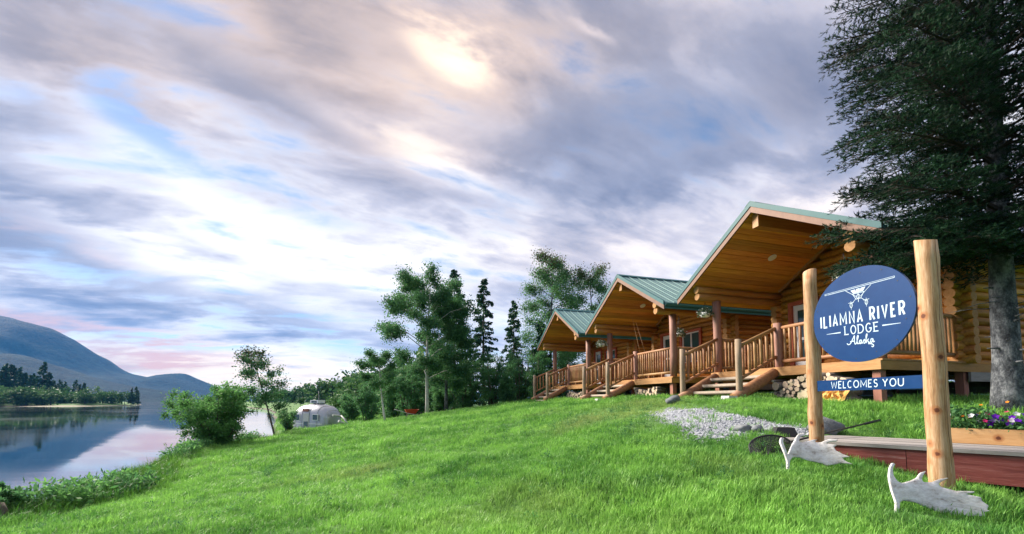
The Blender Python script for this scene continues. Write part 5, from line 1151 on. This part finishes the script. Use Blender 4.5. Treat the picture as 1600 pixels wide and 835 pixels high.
for k, (a, b, ya, yb, r, lab) in enumerate((((520, 649), (540, 653), 32.5, 33.5, 0.09, 'upper bleached driftwood pole leaning right of the trailer'), ((529, 658), (545, 667), 32, 32.6, 0.10, 'lower bleached driftwood pole beside the trailer'), ((533, 650), (546, 666), 33, 32.4, 0.07, 'thin steep driftwood pole right of the trailer'))):
    p0, p1 = px_at(*a, ya), px_at(*b, yb); mb = MB(); mb.tube([p0, (p0+p1)/2+np.array([0, 0, 0.04]), p1+np.array([0.1, 0, -0.15])], [r, r*0.9, r*0.7], 7); o = mb.build('driftwood_pole', M['driftwood']); tag(o, lab, 'driftwood', 'driftwood by the trailer')
def wheelbarrow():
    x, y = at(643, 27.5); T = empty('wheelbarrow', (x, y, gz(x, y)), R(20)); tag(T, 'small red wheelbarrow at the lawn edge left of the broad birch', 'wheelbarrow')
    mb = MB(); mb.add([(-0.25, -0.18, 0.30), (0.25, -0.18, 0.30), (0.25, 0.18, 0.30), (-0.25, 0.18, 0.30), (-0.42, -0.32, 0.58), (0.46, -0.32, 0.58), (0.46, 0.32, 0.58), (-0.42, 0.32, 0.58)], [(3, 2, 1, 0), (0, 1, 5, 4), (1, 2, 6, 5), (2, 3, 7, 6), (3, 0, 4, 7), (0, 1, 2, 3)]); mb.build('tray', M['redpaint'], T)
    w = MB(); w.tube([(0.62, -0.05, 0.2), (0.62, 0.05, 0.2)], 0.2, 14); w.build('wheel', M['black'], T)
    for s in (-1, 1):
        h = MB(); h.tube([(0.62, s*0.08, 0.2), (-0.2, s*0.22, 0.32), (-1.05, s*0.28, 0.58)], 0.022, 6); h.build('handle', M['driftwood'], T)
        h = MB(); h.tube([(-0.2, s*0.22, 0.32), (-0.35, s*0.24, 0.0)], 0.02, 6); h.build('leg', M['black'], T)
wheelbarrow()

# ------------------------------------------------------------------ grass
def tuft_mesh(n, h, rad, w, seed, bend=0.5, seedhead=0):
    rng = np.random.default_rng(seed); Vs, Qs, tn = [], [], []; o = 0
    for i in range(n):
        a = rng.uniform(0, 6.28); r = rad*math.sqrt(rng.random()); b = np.array([r*math.cos(a), r*math.sin(a), -0.01]); hh = h*rng.uniform(0.5, 1.15); az = a+rng.normal()*0.9; d = np.array([math.cos(az), math.sin(az), 0]); k = bend*rng.uniform(0.15, 1.0)
        wv = np.array([-d[1], d[0], 0])*w*rng.uniform(0.7, 1.3)/2; m = b+d*hh*k*0.28+np.array([0, 0, hh*0.58]); e = b+d*hh*k*0.85+np.array([0, 0, hh*(1-0.25*k)])
        Vs += [b-wv, b+wv, m+wv*0.8, m-wv*0.8, e]; Qs += [(o, o+1, o+2, o+3), (o+3, o+2, o+4, o+4)]; o += 5; t = rng.random(); tn += [t, t]
    me = bpy.data.meshes.new('tuft'); me.from_pydata([tuple(v) for v in Vs], [], [tuple(dict.fromkeys(q_)) for q_ in Qs]); at_ = me.attributes.new('tint', 'FLOAT', 'FACE'); at_.data.foreach_set('value', np.array(tn, np.float32)); me.update(); return me
def scatter(name, P, scale, tilt, protos, label, seed):
    """grass as one object: tufts instanced on measured points by geometry nodes"""
    rng = np.random.default_rng(seed); n = len(P); me = bpy.data.meshes.new(name); me.vertices.add(n); me.vertices.foreach_set('co', P.astype(np.float32).ravel())
    for nm, tp, arr in (('scl', 'FLOAT', scale), ('idx', 'INT', rng.integers(0, len(protos), n)), ('rot', 'FLOAT_VECTOR', np.c_[rng.normal(size=n)*tilt, rng.normal(size=n)*tilt, rng.uniform(0, 6.28, n)])):
        a = me.attributes.new(nm, tp, 'POINT'); a.data.foreach_set('vector' if tp == 'FLOAT_VECTOR' else 'value', np.asarray(arr, np.int32 if tp == 'INT' else np.float32).ravel())
    o = put(name, me); tag(o, label, 'grass', kind='stuff')
    col = bpy.data.collections.new(name+'_tufts')
    for k, m_ in enumerate(protos): col.objects.link(bpy.data.objects.new('%s_tuft_%02d' % (name, k), m_))
    g = bpy.data.node_groups.new(name, 'GeometryNodeTree'); g.interface.new_socket('Geometry', in_out='INPUT', socket_type='NodeSocketGeometry'); g.interface.new_socket('Geometry', in_out='OUTPUT', socket_type='NodeSocketGeometry')
    N = g.nodes; i_ = N.new('NodeGroupInput'); u_ = N.new('NodeGroupOutput'); ins = N.new('GeometryNodeInstanceOnPoints'); ci = N.new('GeometryNodeCollectionInfo'); ci.inputs[0].default_value = col; ci.inputs[1].default_value = True; ci.inputs[2].default_value = True
    def attr(nm, tp): a = N.new('GeometryNodeInputNamedAttribute'); a.data_type = tp; a.inputs[0].default_value = nm; return a.outputs[0]
    L = g.links.new; L(i_.outputs[0], ins.inputs['Points']); L(ci.outputs[0], ins.inputs['Instance']); ins.inputs['Pick Instance'].default_value = True
    L(attr('idx', 'INT'), ins.inputs['Instance Index']); L(attr('scl', 'FLOAT'), ins.inputs['Scale']); e2r = N.new('FunctionNodeEulerToRotation'); L(attr('rot', 'FLOAT_VECTOR'), e2r.inputs[0]); L(e2r.outputs[0], ins.inputs['Rotation']); L(ins.outputs[0], u_.inputs[0])
    md = o.modifiers.new('tufts', 'NODES'); md.node_group = g
def in_cabin(X, Y):
    r = np.zeros(X.shape, bool)
    for u, _ in CABS:
        du = (X-O0[0])*U[0]+(Y-O0[1])*U[1]-u; dv = (X-O0[0])*V_[0]+(Y-O0[1])*V_[1]; r |= (np.abs(du) < 2.0) & (dv > 0.40) & (dv < 8.6)
    return r
def grass():
    rng = np.random.default_rng(5); pts, sc_ = [], []
    for r0, r1, dens, s in ((2.2, 4.2, 520, 0.85), (4.2, 7, 340, 0.95), (7, 12, 150, 1.15), (12, 20, 62, 1.5), (20, 34, 26, 2.0), (34, 60, 6, 3.2)):
        a0, a1 = R(-62), R(60); area = 0.5*(r1*r1-r0*r0)*(a1-a0); n = int(area*dens); r = np.sqrt(rng.uniform(r0*r0, r1*r1, n)); a = rng.uniform(a0, a1, n); X = r*np.sin(a); Y = r*np.cos(a)
        d = sdist(X, Y, SHORE); k = (d > -0.3) & ~in_cabin(X, Y); gd = sdist(X, Y, GPOLY); k &= (gd < 0.02) | (rng.random(n) < 0.03+0.22*np.exp(-(gd/0.22)**2)+0.12*(np.sin(X*5+Y*3) > 0.6))
        pu = (X-PA[0])*PD[0]+(Y-PA[1])*PD[1]; pv = (X-PA[0])*PN[0]+(Y-PA[1])*PN[1]; under = (pu > 0.02) & (pu < PL) & (pv > 0.03) & (pv < 1.22); k &= ~under
        pn = np.sin(X*1.9+1.3*np.sin(Y*1.3))*np.sin(Y*1.6+X*0.7); worn = np.exp(-((X-2.4)/1.6)**2-((Y-10.0)/2.6)**2); short = 1-0.42*worn-0.25*np.exp(-(gd/0.5)**2)
        k &= rng.random(n) > 0.35*worn
        X, Y = X[k], Y[k]; pts.append(np.c_[X, Y, height(X, Y)]); near = np.exp(-((X-3.4)/1.4)**2-((Y-3.9)/1.1)**2)-2.4*np.exp(-((X-3.3)/0.36)**2-((Y-3.36)/0.16)**2)-2.0*np.exp(-((X-3.15)/0.36)**2-((Y-4.58)/0.18)**2)
        fr_ = np.exp(-((pv[k]+0.18)/0.25)**2)*(pu[k] > -0.1); near = near*(1-fr_)-0.9*fr_
        sc_.append(s*(1+0.34*pn[k]+0.25*near)*short[k]*rng.uniform(0.7, 1.25, k.sum()))
    P = np.concatenate(pts); S_ = np.concatenate(sc_)
    pr = []
    for k in range(6):
        me = tuft_mesh(17, 0.105, 0.075, 0.0068, 500+k, 0.75); me.materials.append(M['grass']); pr.append(me)
    scatter('lawn_grass', P, S_, 0.14, pr, 'bright green lawn grass over the slope', 1)
    # long grass on the river bank and round posts
    t = rng.uniform(0, 1, 9000); seg = [(np.array(SHORE[i]), np.array(SHORE[i+1])) for i in range(1, 10)]; ln = np.array([np.linalg.norm(b-a) for a, b in seg]); ci = np.cumsum(ln)/ln.sum(); si = np.searchsorted(ci, t); A_ = np.array([seg[i][0] for i in si]); B_ = np.array([seg[i][1] for i in si])
    f = rng.random(len(t))[:, None]; Pb = A_*(1-f)+B_*f+rng.normal(size=(len(t), 2))*0.55+np.array([0.25, 0]); d = sdist(Pb[:, 0], Pb[:, 1], SHORE); k = (d > -1.0) & (d < 1.7); Pb = Pb[k]; z = height(Pb[:, 0], Pb[:, 1]); k = z > 0.05; Pb, z = Pb[k], z[k]
    pr = []
    for j in range(5):
        me = tuft_mesh(20, 0.34, 0.11, 0.0085, 600+j, 0.9); me.materials.append(M['tallgrass']); pr.append(me)
    extra = []
    for _ in range(900):
        s = q.random(); x = 3.95+q.gauss(0, 0.35); y = 4.0+q.gauss(0, 0.25); extra.append((x, y))
    extra = [(x, y) for x, y in extra if math.hypot(x-4.06, y-4.05) > 0.1 and y < 4.55 - (x-4.3)*0.8][:90]
    E_ = np.array(extra); Pa = np.r_[np.c_[Pb, z], np.c_[E_, height(E_[:, 0], E_[:, 1])]]
    hump = 0.80+0.30*np.exp(-((Pb[:, 1]-10.8)/2.4)**2)
    hp = []
    for j in range(5):
        r2 = np.random.default_rng(640+j); nL = 60; st_ = r2.uniform(-0.13, 0.13, (9, 2)); ii = r2.integers(0, 9, nL); hz_ = r2.uniform(0.08, 1.0, nL); Pl = np.c_[st_[ii]*(1+0.5*hz_[:, None])+r2.normal(size=(nL, 2))*0.02, hz_*0.36*(0.7+0.3*np.cos(st_[ii, 0]*9))]
        V1, Q1 = leaf_quads(Pl, 0.085, r2, 0.34, 0.8, -0.35); hm = np_mesh('herb', V1, Q1, M['willowleaf' if j % 2 else 'alderleaf'], r2.random(nL)); hp.append(hm)
    bx_ = sdist(Pb[:, 0], Pb[:, 1], SHORE); kk = (bx_ > -0.5) & (bx_ < 1.3) & (Pb[:, 1] > 7.4) & (Pb[:, 1] < 21) & (rng.random(len(Pb)) < 0.50); patch = np.sin(Pb[:, 0]*2.1+Pb[:, 1]*1.7)+np.sin(Pb[:, 1]*0.9) > -0.15; kk &= patch
    scatter('bank_herbs', np.c_[Pb, z][kk], rng.uniform(0.4, 1.5, kk.sum())*(0.75+0.35*np.sin(Pb[kk, 1]*2.3)**2), 0.15, hp, 'leafy wild herbs crowding the crest of the river bank', 3)
    nw = 2600; aw = rng.uniform(R(-60), R(52), nw); rw = np.sqrt(rng.uniform(2.6**2, 15**2, nw)); Xw, Yw = rw*np.sin(aw), rw*np.cos(aw); kw_ = (sdist(Xw, Yw, SHORE) > 0.3) & ~in_cabin(Xw, Yw) & (sdist(Xw, Yw, GPOLY) < 0) & (np.sin(Xw*1.1+2*np.sin(Yw*0.7))+np.sin(Yw*1.3) > -0.3)
    pu = (Xw-PA[0])*PD[0]+(Yw-PA[1])*PD[1]; pv = (Xw-PA[0])*PN[0]+(Yw-PA[1])*PN[1]; kw_ &= ~((pu > -0.1) & (pv > -0.1) & (pv < 1.3))
    scatter('lawn_weeds', np.c_[Xw, Yw, height(Xw, Yw)][kw_], rng.uniform(0.18, 0.40, kw_.sum()), 0.2, hp, 'small broad leaved weeds scattered through the lawn', 4)
    scatter('bank_grass', Pa, np.r_[rng.uniform(0.5, 1.25, len(Pb))*hump, rng.uniform(0.35, 0.6, len(E_))], 0.22, pr, 'long wild grass along the river bank', 2)
grass()

# ------------------------------------------------------------------ air
def haze():
    s = 5300; mb = MB().box(-s, s, -s, s, -8, 900); m, t = mat('haze_air'); v = t.n('ShaderNodeVolumePrincipled'); v.inputs['Color'].default_value = (0.08, 0.38, 0.95, 1); v.inputs['Density'].default_value = HAZE; v.inputs['Anisotropy'].default_value = 0.0
    o = t.nt.nodes.new('ShaderNodeOutputMaterial'); t.nt.links.new(v.outputs[0], o.inputs['Volume']); h = mb.build('haze', m); tag(h, 'pale blue air fading the far mountains', 'haze', kind='stuff')
HAZE = 0.9e-4
haze()
